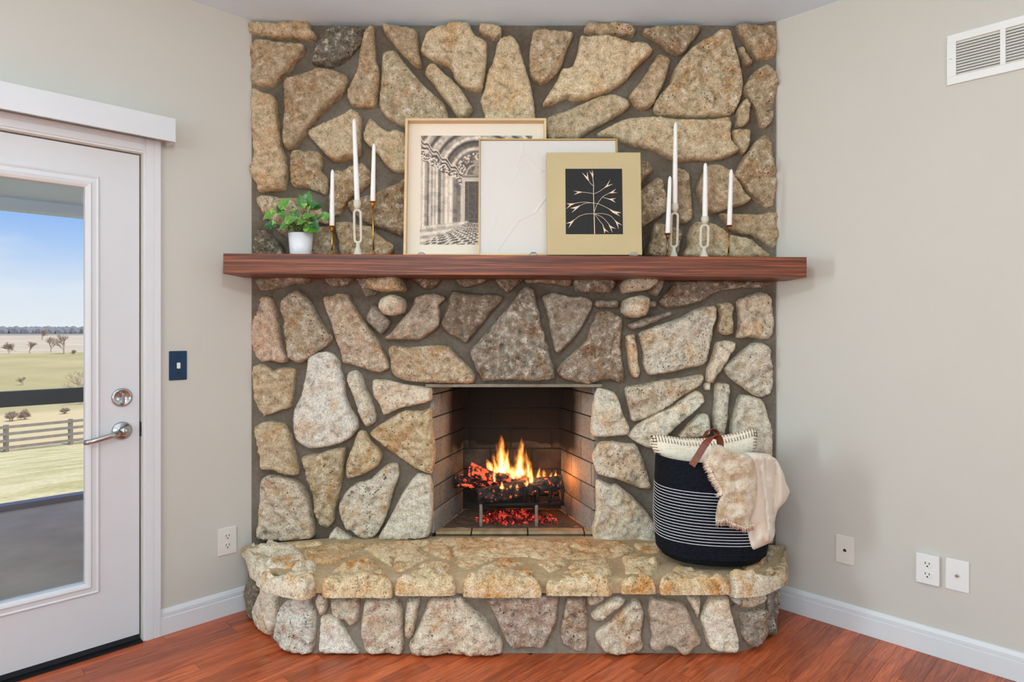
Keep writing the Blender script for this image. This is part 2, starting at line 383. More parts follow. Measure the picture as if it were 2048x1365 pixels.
def relief(name, poly, mapper, thick, parent, mat, color=None, seed=0, step=0.011, edge=0.02, ef=0.3, rough=1.0, skirt=-0.012, jit=0.0018, hfun=None, smooth=True):
    """A piece with a traced outline, its own thickness and an uneven face. poly in metres (s,t); mapper(s,t,h)->xyz"""
    B = catmull(poly, step)
    rs = random.Random(seed)
    if jit:
        B = B+np.array([[(mn.noise(Vector((p[0]*70, p[1]*70, seed*3.1)))+0.4*rs.uniform(-1, 1))*jit, (mn.noise(Vector((p[0]*70+9, p[1]*70, seed*3.1)))+0.4*rs.uniform(-1, 1))*jit] for p in B])
    lo, hi = B.min(0), B.max(0)
    gx, gy = np.meshgrid(np.arange(lo[0], hi[0], step), np.arange(lo[1], hi[1], step))
    G = np.stack([gx.ravel(), gy.ravel()], 1); G = G+np.array([[rs.uniform(-.25, .25)*step, rs.uniform(-.25, .25)*step] for _ in range(len(G))]).reshape(-1, 2)
    if len(G): G = G[inside_np(G, B)]
    if len(G): dG = dist_np(G, B); G = G[dG > step*0.45]
    allp = [Vector((p[0], p[1])) for p in B]+[Vector((p[0], p[1])) for p in G]
    nb = len(B)
    r = mg.delaunay_2d_cdt(allp, [], [list(range(nb))], 1, 1e-6)
    V, E, Fc = r[0], r[1], r[2]
    V2 = np.array([(v.x, v.y) for v in V]); d = dist_np(V2, B)
    ox, oy, oz = rs.uniform(-50, 50), rs.uniform(-50, 50), rs.uniform(-50, 50)
    tiltx, tilty = rs.uniform(-1, 1)*0.03, rs.uniform(-1, 1)*0.03
    ctr = V2.mean(0)
    verts = []
    for (s, q), di in zip(V2, d):
        u = min(di/edge, 1.0); prof = math.sqrt(max(0, 1-(1-u)**2))
        if hfun: h = hfun(s, q, di, prof)
        else:
            p = Vector((s+ox, q+oy, oz))
            n1 = mn.fractal(p*8, 1.0, 2.0, 3)*0.014
            w_ = mn.noise(p*11+Vector((2, 8, 5)))+0.35*mn.noise(p*30); led = max(-1, min(1, w_*9))*0.0035+max(-1, min(1, (w_-.28)*12))*0.0028
            n2 = abs(mn.noise(p*24))*0.008+mn.noise(p*48)*0.0036+mn.noise(p*95)*0.0016
            pit = max(0, mn.noise(p*36+Vector((7, 3, 1)))-0.20)*0.020
            h = thick*(ef+(1-ef)*prof)+prof*(n1*0.9+led*min(rough, 1.8)*.8+(n2-pit)*rough)+prof*((s-ctr[0])*tiltx+(q-ctr[1])*tilty)
            if u >= 0 and di < 1e-5: h = thick*ef
        verts.append(mapper(s, q, h))
    faces = [tuple(f) for f in Fc]
    # skirt: boundary edges (used once)
    cnt = {}
    for f in faces:
        for i in range(len(f)):
            k = (f[i], f[(i+1) % len(f)]); cnt[k] = 1
    sk = {}
    for (a, b_) in list(cnt):
        if (b_, a) not in cnt:
            for v in (a, b_):
                if v not in sk:
                    sk[v] = len(verts); verts.append(mapper(V2[v][0], V2[v][1], skirt))
            faces.append((b_, a, sk[a], sk[b_]))
    org = Vector(mapper(ctr[0], ctr[1], 0.0))
    verts = [Vector(v)-org for v in verts]
    bm = bmesh.new()
    bv = [bm.verts.new(v) for v in verts]
    for f in faces:
        try: bm.faces.new([bv[i] for i in f])
        except ValueError: pass
    o = bm_obj(name, bm, mat, parent, smooth, org)
    if color: o.color = rgba(color)
    return o

# ------------------------------------------------------------------ room shell
TH = 0.14
def wall_boxes(name, rz, origin, spans, mat='paint'):
    """wall in its own frame: x to the right seen from the room, y into the wall"""
    bm = bmesh.new()
    for x0, x1, z0, z1 in spans: add_box(bm, x0, x1, 0.0, TH, z0, z1)
    o = bm_obj(name, bm, mat); o.location = origin; o.rotation_euler = (0, 0, rz); tag(o, kind='structure'); return o
DA0, DA1, DZ = aL(283.5), aL(283.5)+0.93, 2.034       # door opening along the left wall
wl = [(-DA0, 0, 0, CEIL), (-DA1, -DA0, DZ, CEIL), (-WIN_L[0], -DA1, 0, CEIL), (-WIN_L[1], -WIN_L[0], 0, WIN_L[2]), (-WIN_L[1], -WIN_L[0], WIN_L[3], CEIL), (-ROOM, -WIN_L[1], 0, CEIL)]
wall_boxes('wall_left', PI/4, (AP.x, AP.y, 0), wl)
wr = [(0, WIN_R[0], 0, CEIL), (WIN_R[0], WIN_R[1], 0, WIN_R[2]), (WIN_R[0], WIN_R[1], WIN_R[3], CEIL), (WIN_R[1], ROOM, 0, CEIL)]
wall_boxes('wall_right', -PI/4, (AP.x, AP.y, 0), wr)
q0 = LW(ROOM); q1 = RW(ROOM)
# rear walls with openings for the added fill windows
wb = [(0, 2.3, 0, CEIL), (2.3, 4.9, 0, 0.7), (2.3, 4.9, 2.2, CEIL), (4.9, ROOM, 0, CEIL)]
o = wall_boxes('wall_rear_left', PI-PI/4, (q0+uR*ROOM), [(ROOM-b_, ROOM-a_, z0, z1) for a_, b_, z0, z1 in wb])
o = wall_boxes('wall_rear_right', PI+PI/4, q1, wb)
def window_frame(idx, origin, rz, w, h):  # frames of the unseen windows that hold the fill lights
    e0 = empty('window_%d' % idx, origin, rz); tag(e0, kind='structure')
    bm = bmesh.new()
    for a_ in ((-w/2, -w/2+.05, 0, h), (w/2-.05, w/2, 0, h), (-w/2, w/2, 0, .05), (-w/2, w/2, h-.05, h), (-.02, .02, 0, h)):
        add_box(bm, a_[0], a_[1], 0.0, 0.04, a_[2], a_[3])
    bm_obj('window_frame', bm, 'white_trim', e0)
window_frame(1, RW((WIN_R[0]+WIN_R[1])/2, WIN_R[2]), -PI/4, WIN_R[1]-WIN_R[0], WIN_R[3]-WIN_R[2])
window_frame(2, LW((WIN_L[0]+WIN_L[1])/2, WIN_L[2]), PI/4, WIN_L[1]-WIN_L[0], WIN_L[3]-WIN_L[2])
p = RLc.copy(); p.z = 0.7; window_frame(3, p, PI-PI/4, 2.6, 1.5)
p = RRc.copy(); p.z = 0.7; window_frame(4, p, PI+PI/4, 2.6, 1.5)
ex = 0.14*1.415
bm = bmesh.new(); add_prism(bm, [(AP.x, AP.y+ex), (q0.x-ex, q0.y), (AP.x, q0.y-(AP.y-q0.y)-ex), (q1.x+ex, q1.y)], CEIL, CEIL+0.12)
tag(bm_obj('ceiling', bm, 'ceiling_paint'), kind='structure')
bm = bmesh.new(); add_prism(bm, [(AP.x, AP.y), (q0.x, q0.y), (AP.x, q0.y-(AP.y-q0.y)), (q1.x, q1.y)], -0.15, -0.006)
bmesh.ops.rotate(bm, verts=bm.verts, cent=(0, 0, 0), matrix=Matrix.Rotation(-PI/4, 3, 'Z'))
floor = tag(bm_obj('floor', bm, 'cherry'), kind='structure'); floor.rotation_euler = (0, 0, PI/4)
# strip planks, laid parallel to the left wall
rs = random.Random(3); PWD = 0.068; cnt = 0; pmesh = {}
def plank_mesh(ln):
    k_ = round(ln, 3)
    if k_ not in pmesh:
        bm = bmesh.new(); add_box(bm, -ln/2+.0006, ln/2-.0006, -PWD/2+.0005, PWD/2-.0005, -0.006, 0.0, 0.0)
        me = bpy.data.meshes.new('plank'); bm.to_mesh(me); bm.free(); me.materials.append(MATS['cherry']); pmesh[k_] = me
    return pmesh[k_]
dirp = Vector((R2, R2, 0)); perp = Vector((-R2, R2, 0)); SMAX = 4.226*R2-.003; VMAX = 4.1985*R2-.003
for row in range(0, 100):
    v = VMAX-PWD*(row+.5); s = SMAX
    while s > -1.2:
        ln = rs.choice((.40, .47, .54, .61, .68)) if s < SMAX-.01 else rs.choice((.2, .3, .4, .5, .6))
        c = dirp*(s-ln/2)+perp*v; s -= ln
        if c.y < 1.72 or c.y > 3.3 or abs(c.x) > 2.45: continue
        if c.y > 2.72 and -0.80 < c.x < 0.85: continue
        o = bpy.data.objects.new('plank', plank_mesh(ln)); link(o, floor); o.location = (c.dot(dirp), c.dot(perp), 0); cnt += 1
print('planks', cnt)

# baseboards
def baseboard(name, rz, x0, x1):
    bm = bmesh.new()
    prof = [(0, 0), (-0.015, 0), (-0.015, 0.072), (-0.011, 0.074), (-0.011, 0.077), (-0.012, 0.080), (-0.012, 0.092), (-0.008, 0.100), (-0.005, 0.106), (0, 0.108)]
    A = [bm.verts.new((x0, y, z)) for y, z in prof]; B = [bm.verts.new((x1, y, z)) for y, z in prof]
    n = len(prof)
    for i in range(n-1): bm.faces.new((A[i], A[i+1], B[i+1], B[i]))
    bm.faces.new(A); bm.faces.new(B[::-1]); bm.faces.new((A[-1], A[0], B[0], B[-1]))
    o = bm_obj(name, bm, 'white_trim'); o.location = (AP.x, AP.y, 0.0005); o.rotation_euler = (0, 0, rz); tag(o, kind='structure')
CAS0 = aL(319.0)
baseboard('baseboard_left', PI/4, -CAS0, -1.66)
baseboard('baseboard_right', -PI/4, 1.66, ROOM-0.1)

# ------------------------------------------------------------------ fireplace
YF = 3.02                                          # mortar face
FP = empty('fireplace', (0, 2.6, 0)); tag(FP, 'fieldstone corner fireplace with curved raised hearth and brick firebox', 'fireplace')
OX0, OX1, OZ = (865-CX)/F*YF, (1190-CX)/F*YF, zpx(772, YF)
HT = 0.333                                          # hearth top
def inl(Y): return Y-4.1985+0.004
def inr(Y): return 4.226-Y-0.004
YB = 3.14
bm = bmesh.new()
YE = 2.975
XL, XR = inl(YE), inr(YE)-.012
add_prism(bm, [(XL, YE), (XL+.03, YE+.008), (XL+.085, YF), (OX0, YF), (OX0-0.0, YB), (inl(YB), YB)], 0.0, CEIL-0.001)
add_prism(bm, [(OX1, YF), (XR-.085, YF), (XR-.03, YE+.008), (XR, YE), (inr(YB), YB), (OX1, YB)], 0.0, CEIL-0.001)
add_prism(bm, [(OX0, YF), (OX1, YF), (OX1, YB), (OX0, YB)], OZ, CEIL-0.001)
bmesh.ops.translate(bm, verts=bm.verts, vec=-Vector((0, 2.6, 0)))
breast = bm_obj('chimney_breast', bm, 'mortar', FP)
# steel lintel edge above the opening
bx_ = box('lintel', OX0-0.03, OX1+0.03, YF-0.028-2.6, YF-0.001-2.6, OZ-0.004, OZ+0.010, 'mortar_base', FP)

T_ = (190, 166, 132); T2 = (172, 149, 118); T3 = (204, 182, 147); G_ = (132, 123, 108); P_ = (232, 219, 196); P2 = (238, 230, 214)
D_ = (138, 121, 101); D2 = (160, 146, 128); B_ = (228, 209, 182); O_ = (214, 186, 142)  # D_, D2: soot and under-mantel shade both put into the stone colour
U1 = (480, 20, .1956); U2 = (820, 20, .1956); U3 = (1180, 20, .1956); U4 = (480, 260, .1956); U5 = (1180, 260, .1956)
L1 = (480, 530, .1956); L2 = (820, 530, .1956); L3 = (1180, 530, .1956); L4 = (480, 720, .27836); L5 = (1170, 720, .27834); PXX = (0, 0, 1)
S_, R_ = 'stone_smooth', 'stone_rough'
WALL = [
 (U1, T_, S_, '75,140 120,115 330,118 500,100 680,95 700,180 750,210 745,275 520,270 300,262 110,245 80,200'),
 (U1, T_, S_, '150,300 270,290 350,315 480,325 600,325 645,355 620,430 540,520 440,640 340,740 240,775 110,765 100,680 95,520 78,430 85,370'),
 (U1, T_, S_, '105,800 150,790 220,830 310,850 355,920 345,1000 370,1130 390,1250 400,1377 440,1477 460,1627 450,1787 430,1827 330,1837 190,1862 170,1787 120,1717 95,1637 125,1477 118,1300 105,1000'),
 (U1, G_, R_, '940,140 1080,155 1230,160 1255,195 1225,300 1150,400 1040,500 950,545 860,560 730,525 730,450 760,330 830,220'),
 (U1, T_, S_, '1330,135 1360,150 1362,300 1380,480 1410,580 1415,680 1395,860 1370,970 1250,980 1140,970 1095,900 1085,820 1120,730 1180,610 1210,430 1240,270 1280,180'),
 (U1, T2, S_, '440,700 560,660 700,610 800,570 950,600 1080,660 1092,740 1040,830 900,960 780,1080 680,1210 590,1340 500,1417 450,1400 430,1340 430,1200 442,1000 445,850'),
 (U1, T2, S_, '1450,140 1560,145 1720,170 1800,200 1815,330 1830,440 1848,540 1830,570 1780,555 1700,480 1620,400 1540,300 1470,210'),
 (U1, T3, R_, '1450,430 1520,395 1580,400 1640,480 1738,600 1860,740 1990,860 2090,960 2133,1105 2140,1180 1990,1250 1760,1260 1690,1200 1600,1150 1480,1080 1420,980 1420,860 1440,650'),
 (U1, T3, S_, '700,1220 770,1180 900,1120 1020,1070 1120,1010 1180,1020 1225,1070 1225,1250 1220,1400 1190,1480 1110,1520 960,1535 900,1500 800,1400 720,1310 685,1260'),
 (U1, T3, S_, '1320,1095 1370,1130 1420,1180 1510,1230 1580,1205 1690,1260 1720,1400 1720,1640 1560,1635 1480,1570 1400,1460 1260,1320 1255,1250 1280,1160'),
 (U4, T_, R_, '540,195 620,195 700,205 800,215 825,260 825,330 810,400 870,470 885,540 860,650 780,620 650,580 530,570 505,500 498,350 505,240'),
 (U4, T_, R_, '925,480 960,410 1060,395 1130,350 1240,330 1310,390 1335,470 1310,550 1230,610 1110,690 1060,760 1000,850 910,860 895,760 900,640 915,560'),
 (U4, T2, R_, '1110,720 1220,690 1350,640 1530,570 1600,540 1720,480 1760,700 1750,1080 1640,1080 1500,1020 1380,980 1240,920 1150,850 1095,780'),
 (U4, T3, R_, '180,670 300,665 420,690 560,685 700,700 780,740 830,830 890,920 880,950 740,940 560,960 400,970 290,920 220,850 160,750'),
 (U4, T_, R_, '360,1010 480,995 650,985 820,985 920,985 945,1060 960,1200 960,1300 560,1300 560,1150 460,1090'),
 (U4, T_, R_, '970,940 1100,930 1230,970 1340,980 1400,1060 1500,1130 1560,1180 1500,1290 1050,1290 1000,1150 975,1060'),
 (U4, G_, R_, '120,1100 170,1010 230,1010 330,1090 380,1140 430,1250 440,1300 130,1300 120,1200'),
 (U2, T3, S_, '170,220 260,170 440,120 600,125 630,190 680,260 780,320 785,450 770,620 740,790 690,815 560,780 460,700 430,610 380,560 250,510 110,420 115,350 145,260'),
 (U2, T3, S_, '720,125 860,130 935,170 930,230 880,270 760,240 700,195'),
 (U2, T3, S_, '930,280 1010,250 1060,260 1110,340 1150,470 1190,600 1240,770 1265,900 1285,1110 1290,1200 790,1200 760,1050 720,920 760,800 790,640 840,540 870,430 890,340'),
 (U2, T_, R_, '1270,200 1360,175 1450,195 1570,195 1660,210 1670,250 1620,350 1580,470 1540,580 1450,680 1340,730 1270,690 1225,610 1225,400 1245,280'),
 (U2, T3, S_, '210,540 260,545 330,620 430,700 520,800 600,930 640,1000 600,1060 545,1105 480,1080 430,1010 370,920 290,820 220,720 150,640 165,580'),
 (U3, T_, R_, '-55,170 -10,120 120,112 250,115 400,135 475,175 460,225 420,240 280,222 150,222 -10,215'),
 (U3, T3, S_, '-90,250 0,255 130,250 250,270 340,295 430,330 580,325 640,390 640,420 540,510 450,600 380,690 290,760 150,840 0,890 -150,910 -230,880 -350,930 -470,975 -480,950 -430,860 -330,700 -280,590 -180,570 -140,470 -110,350'),
 (U3, T2, R_, '560,180 700,155 860,150 980,140 1120,140 1145,165 1090,260 1020,350 970,420 920,430 830,410 760,350 650,270 565,215'),
 (U3, T_, S_, '700,450 740,440 780,460 825,500 800,620 760,740 700,860 650,950 570,1000 480,970 410,890 430,830 510,740 570,650 630,550'),
 (U3, T3, R_, '1330,190 1410,190 1470,240 1500,350 1540,500 1570,640 1580,760 1550,900 1500,1010 1430,1060 1150,1070 900,1065 710,1055 665,990 690,900 780,790 830,730 870,600 940,490 1050,370 1180,280 1280,230'),
 (U3, T2, S_, '1520,125 1640,125 1760,140 1900,130 1930,180 1925,330 1900,480 1800,500 1720,490 1660,410 1590,290 1530,190'),
 (U3, T_, S_, '1535,365 1580,360 1610,420 1650,470 1685,520 1610,540 1585,470 1550,420'),
 (U3, T_, R_, '1690,620 1770,570 1820,535 1890,600 1935,720 1935,800 1910,900 1890,1100 1800,1205 1750,1150 1720,1000 1660,910 1610,830 1595,770 1640,690'),
 (U3, T_, S_, '1560,940 1610,890 1650,950 1655,1030 1630,1140 1570,1180 1515,1165 1525,1080 1530,1000'),
 (U3, T3, S_, '1480,1215 1560,1205 1655,1210 1660,1260 1640,1380 1590,1460 1545,1430 1490,1340 1475,1260'),
 (U3, T3, S_, '-440,1110 -380,1065 -200,1000 -20,920 130,860 260,850 370,890 415,950 380,1000 260,1080 100,1170 -20,1240 -160,1320 -440,1310 -460,1200'),
 (U3, T3, S_, '80,1250 200,1180 350,1110 500,1085 700,1080 900,1100 1100,1110 1300,1100 1430,1080 1460,1150 1450,1227 1470,1347 1530,1427 1400,1497 1250,1527 1050,1525 930,1535 820,1507 700,1437 540,1397 400,1357 250,1300 110,1280'),
 (U5, T2, R_, '400,320 560,310 640,350 650,400 600,450 520,540 400,560 330,430'),
 (U5, T_, R_, '1790,45 1850,80 1880,200 1900,380 1925,500 1920,600 1895,700 1890,780 1810,800 1760,750 1680,670 1600,570 1510,490 1500,430 1570,300 1650,180 1720,90'),
 (U5, T_, S_, '1220,355 1330,345 1420,390 1480,450 1550,560 1600,640 1655,700 1600,750 1450,790 1340,830 1260,840 1180,810 1140,700 1110,580 1150,470'),
 (U5, T_, R_, '880,390 940,385 1010,430 1040,560 1060,780 1055,900 990,950 910,930 880,800 870,600'),
 (U5, T_, R_, '540,590 640,520 690,480 750,510 770,600 800,700 790,820 700,890 600,950 520,990 420,900 420,700'),
 (U5, T_, R_, '680,945 740,940 820,980 920,1000 955,1070 930,1150 890,1290 580,1290 620,1150 650,1030'),
 (U5, T3, S_, '1050,980 1110,935 1260,950 1400,1030 1430,1060 1560,1090 1640,1110 1750,1190 1850,1270 1860,1300 1000,1300 1020,1180 1015,1080'),
 (U5, T_, S_, '1345,845 1450,850 1620,850 1750,855 1860,825 1940,830 1950,900 1930,960 1935,1050 1910,1170 1900,1220 1830,1190 1740,1110 1660,1065 1580,1055 1480,1020 1400,930'),
 (PXX, T_, S_, '840,290 930,280 985,300 990,380 940,420 850,400'),
 (PXX, T_, S_, '1010,300 1100,310 1170,330 1160,400 1080,420 1000,390'),
 (PXX, T2, R_, '850,425 950,440 1000,420 1010,490 940,503 840,500'),
 (PXX, T2, R_, '1030,430 1120,440 1200,420 1230,470 1180,503 1040,503'),
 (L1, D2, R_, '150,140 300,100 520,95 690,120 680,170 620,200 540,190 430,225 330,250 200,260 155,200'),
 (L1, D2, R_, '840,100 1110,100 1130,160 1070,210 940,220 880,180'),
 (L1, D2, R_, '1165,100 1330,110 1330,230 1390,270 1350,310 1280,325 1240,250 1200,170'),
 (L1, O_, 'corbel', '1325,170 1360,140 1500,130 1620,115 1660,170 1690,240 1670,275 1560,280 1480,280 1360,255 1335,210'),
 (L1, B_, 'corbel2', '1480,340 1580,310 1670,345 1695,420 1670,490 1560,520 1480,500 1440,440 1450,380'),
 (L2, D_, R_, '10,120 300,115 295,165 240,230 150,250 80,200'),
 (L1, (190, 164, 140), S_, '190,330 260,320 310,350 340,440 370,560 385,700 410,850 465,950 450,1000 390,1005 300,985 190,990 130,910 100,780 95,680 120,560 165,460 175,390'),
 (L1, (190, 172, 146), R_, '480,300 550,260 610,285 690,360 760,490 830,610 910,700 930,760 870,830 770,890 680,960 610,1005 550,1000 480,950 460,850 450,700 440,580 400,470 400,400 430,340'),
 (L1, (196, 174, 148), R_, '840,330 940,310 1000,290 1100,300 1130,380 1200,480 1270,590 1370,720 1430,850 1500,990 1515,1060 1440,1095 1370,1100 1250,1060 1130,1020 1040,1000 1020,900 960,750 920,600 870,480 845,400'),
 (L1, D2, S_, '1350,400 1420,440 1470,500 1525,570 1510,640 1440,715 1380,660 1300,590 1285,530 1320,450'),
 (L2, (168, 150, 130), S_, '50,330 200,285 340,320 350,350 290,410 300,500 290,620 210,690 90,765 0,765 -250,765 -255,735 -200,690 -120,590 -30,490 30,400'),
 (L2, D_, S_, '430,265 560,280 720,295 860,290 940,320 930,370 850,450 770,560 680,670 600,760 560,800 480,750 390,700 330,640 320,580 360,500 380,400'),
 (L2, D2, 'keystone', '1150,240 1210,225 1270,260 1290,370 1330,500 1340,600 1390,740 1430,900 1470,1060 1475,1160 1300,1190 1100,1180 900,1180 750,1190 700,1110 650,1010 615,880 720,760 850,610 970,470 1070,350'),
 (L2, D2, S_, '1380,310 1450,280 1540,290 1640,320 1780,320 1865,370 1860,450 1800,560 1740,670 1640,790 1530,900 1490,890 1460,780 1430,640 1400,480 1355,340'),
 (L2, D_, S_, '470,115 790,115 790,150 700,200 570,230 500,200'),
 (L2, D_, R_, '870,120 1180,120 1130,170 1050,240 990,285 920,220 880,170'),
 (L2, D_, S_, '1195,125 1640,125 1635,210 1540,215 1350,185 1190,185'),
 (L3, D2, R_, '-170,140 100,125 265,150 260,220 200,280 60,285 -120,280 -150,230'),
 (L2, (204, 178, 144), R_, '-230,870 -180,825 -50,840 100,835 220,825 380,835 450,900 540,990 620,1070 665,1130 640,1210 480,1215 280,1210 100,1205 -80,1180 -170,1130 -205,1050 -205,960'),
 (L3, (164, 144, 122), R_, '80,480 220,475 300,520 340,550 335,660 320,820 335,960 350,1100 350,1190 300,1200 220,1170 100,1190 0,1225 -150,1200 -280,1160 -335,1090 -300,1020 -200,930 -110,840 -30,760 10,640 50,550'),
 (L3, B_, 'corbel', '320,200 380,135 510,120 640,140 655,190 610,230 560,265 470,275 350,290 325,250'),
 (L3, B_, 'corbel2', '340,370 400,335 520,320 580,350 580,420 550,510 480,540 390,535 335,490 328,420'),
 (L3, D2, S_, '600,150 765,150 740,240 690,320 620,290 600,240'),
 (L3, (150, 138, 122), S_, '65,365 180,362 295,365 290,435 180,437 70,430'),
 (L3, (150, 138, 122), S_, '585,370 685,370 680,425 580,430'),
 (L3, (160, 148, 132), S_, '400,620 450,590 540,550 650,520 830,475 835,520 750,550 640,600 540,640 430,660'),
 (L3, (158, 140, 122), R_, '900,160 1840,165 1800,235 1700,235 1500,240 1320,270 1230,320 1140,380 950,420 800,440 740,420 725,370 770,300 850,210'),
 (L3, P_, R_, '1180,425 1280,415 1305,460 1300,560 1270,650 1260,740 1230,860 1200,980 1160,1030 1000,1060 850,1100 700,1120 610,1130 560,1020 560,900 530,790 520,700 620,650 800,590 960,530 1080,460'),
 (L3, B_, R_, '380,730 460,715 475,780 495,900 500,1000 520,1090 490,1160 440,1140 410,1060 400,950 378,820'),
 (L3, T3, R_, '1335,395 1440,388 1490,430 1470,500 1480,600 1475,690 1410,720 1340,690 1330,620 1350,520'),
 (L3, B_, R_, '1530,370 1620,320 1740,280 1810,285 1860,340 1875,430 1890,560 1885,680 1840,760 1760,760 1650,740 1530,745 1545,620 1540,500'),
 (L3, B_, R_, '1310,800 1400,775 1490,790 1500,830 1450,920 1400,1010 1360,1080 1310,1140 1270,1210 1215,1200 1220,1080 1260,960 1290,880'),
 (L3, P_, S_, '1195,1220 1245,1215 1240,1285 1190,1280'),
 (L3, P_, R_, '1690,800 1780,800 1850,860 1860,980 1885,1100 1885,1220 1850,1320 1760,1360 1680,1330 1570,1250 1450,1160 1395,1070 1410,1020 1500,950 1600,870'),
 (L5, B_, R_, '310,200 430,180 560,150 700,135 850,110 855,160 800,210 700,270 600,340 480,410 350,445 325,360 300,240'),
 (L5, P_, S_, '800,225 850,250 865,300 800,370 700,450 620,530 560,580 480,640 380,600 320,550 380,480 490,400 600,350 700,290'),
 (L5, P_, S_, '100,210 210,235 250,300 280,400 320,480 322,540 260,550 60,550 60,380 70,290'),
 (L5, P_, R_, '955,180 1045,185 1040,300 1030,420 1010,540 1000,600 960,560 935,460 945,330'),
 (L5, P_, R_, '830,400 890,400 905,450 890,540 780,570 690,560 740,490'),
 (L5, P_, S_, '1130,265 1220,265 1290,300 1330,420 1355,520 1355,700 1300,800 1100,720 1060,500 1090,380'),
 (L5, B_, R_, '110,605 200,595 300,610 375,620 420,720 460,840 480,930 420,935 330,900 220,860 100,830 65,740 65,680'),
 (L5, P_, S_, '90,880 190,910 240,910 330,980 430,1080 500,1180 520,1310 520,1330 80,1310 85,1100'),
 (L5, P_, S_, '1150,850 1340,880 1360,1050 1360,1320 1200,1320 1150,1100'),
 (L5, P2, S_, '560,960 640,900 760,940 900,1100 900,1300 600,1310 580,1140'),
 (L4, T3, S_, '90,45 150,30 220,80 280,60 375,70 370,200 350,340 290,365 190,400 100,425 90,330 85,180'),
 (L4, P2, S_, '478,-8 534,-43 604,-57 660,-36 703,20 710,76 738,160 745,260 780,350 835,440 835,500 780,570 700,610 590,635 480,640 400,590 375,520 370,420 390,340 430,260 450,170 470,80'),
 (L4, P_, R_, '770,100 820,78 860,110 890,200 930,290 965,400 955,460 900,480 860,420 830,330 790,220 762,150'),
 (L4, B_, R_, '955,145 1050,150 1180,180 1280,195 1370,210 1370,290 1300,320 1150,350 1030,400 1000,330 960,270 945,200'),
 (L4, (216, 190, 148), R_, '1170,375 1300,375 1370,355 1375,450 1390,600 1395,700 1375,820 1320,815 1230,770 1120,690 1020,620 930,540 970,490 1050,440'),
 (L4, (214, 192, 154), R_, '850,520 890,525 930,590 990,650 1010,710 980,770 900,820 770,860 755,800 765,720 800,640 825,560'),
 (L4, T3, S_, '95,490 150,455 220,450 300,470 345,540 370,640 395,740 410,830 320,830 230,800 140,790 130,700 110,600'),
 (L4, (212, 190, 152), R_, '435,710 560,680 640,655 740,645 735,760 715,900 690,1010 670,1100 660,1180 610,1215 560,1180 530,1090 510,950 470,830'),
 (L4, B_, R_, '140,880 190,840 280,850 380,880 440,930 480,1010 500,1100 515,1200 510,1290 300,1310 115,1290 125,1150 130,1020'),
 (L4, P_, R_, '1060,760 1125,765 1130,850 1090,960 1060,1080 1020,1190 970,1270 900,1300 820,1260 740,1200 710,1110 705,1050 760,950 830,900 930,870 990,810'),
 (L4, P_, S_, '1270,830 1365,850 1380,950 1380,1130 1360,1260 1310,1290 1000,1300 1040,1200 1090,1110 1150,990 1200,910'),
 (L4, P_, S_, '670,1225 720,1250 790,1300 630,1300'),
]
def pts_of(crop, s):
    return [(crop[0]+float(a)*crop[2], crop[1]+float(b_)*crop[2]) for a, b_ in (w.split(',') for w in s.split())]
YS = 2.97
OFF = Vector((0, 2.6, 0))
def wall_map(s, q, h): return Vector((s, YF-h, q))-OFF
for i, (cr, col, kind, s) in enumerate(WALL):
    poly = [((x-CX)/F*YS, zpx(y, YS)) for x, y in pts_of(cr, s)]
    if cr is PXX: kind = S_
    th, rough, mat, ed = (0.054, 1.2, S_, 0.013) if kind == S_ else (0.056, 2.0, R_, 0.017)
    if kind == 'corbel': th, rough, mat, ed = 0.17, 1.2, R_, 0.03
    if kind == 'corbel2': th, rough, mat, ed = 0.14, 1.0, R_, 0.03
    if kind == 'keystone': th, rough, mat, ed = 0.066, 3.0, R_, 0.03
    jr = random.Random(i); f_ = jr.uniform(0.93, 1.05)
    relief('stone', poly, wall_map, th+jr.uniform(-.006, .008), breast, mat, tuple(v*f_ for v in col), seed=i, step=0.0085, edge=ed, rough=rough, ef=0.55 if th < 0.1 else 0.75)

# ---- hearth base (curved front wall)
curve = np.array([(-1.10, 2.602), (-1.05, 2.552), (-.994, 2.475), (-.945, 2.400), (-.871, 2.318), (-.775, 2.255), (-.667, 2.238), (.7, 2.238), (.80, 2.245), (.870, 2.272), (.9375, 2.3256), (.988, 2.39), (1.03, 2.465), (1.072, 2.545), (1.11, 2.602)])*1.13
CV = catmull(curve, 0.02, closed=False)
seg = np.linalg.norm(np.diff(CV, axis=0), axis=1); CS = np.concatenate([[0], np.cumsum(seg)])
def cv_at(s):
    s = min(max(s, 0), CS[-1]-1e-6); i = int(np.searchsorted(CS, s, 'right'))-1; i = min(i, len(CV)-2)
    f_ = (s-CS[i])/seg[i]; p_ = CV[i]*(1-f_)+CV[i+1]*f_
    a = CV[max(i-1, 0)]; b_ = CV[min(i+2, len(CV)-1)]; tg = (b_-a)/np.linalg.norm(b_-a)
    return p_, np.array((tg[1], -tg[0]))
def ray_cv(px):
    r = (px-CX)/F; v = CV[:, 0]-r*CV[:, 1]
    for i in range(len(CV)-1):
        if v[i] <= 0 <= v[i+1]:
            f_ = v[i]/(v[i]-v[i+1]+1e-12); return CS[i]+f_*seg[i], CV[i]*(1-f_)+CV[i+1]*f_
    return (0, CV[0]) if v[0] > 0 else (CS[-1], CV[-1])
plan = []
for s in np.linspace(0, CS[-1], 60):
    p_, n_ = cv_at(s); q = p_-n_*0.022
    q[0] = max(q[0], inl(q[1])+.004) ; q[0] = min(q[0], inr(q[1])-.004); plan.append((q[0], q[1]-2.6))
plan = plan+[(XR-.1, YF-2.602), (XL+.1, YF-2.602)]
bm = bmesh.new(); add_prism(bm, plan, 0.0, 0.262); hbase = bm_obj('hearth_base', bm, 'mortar_base', FP)
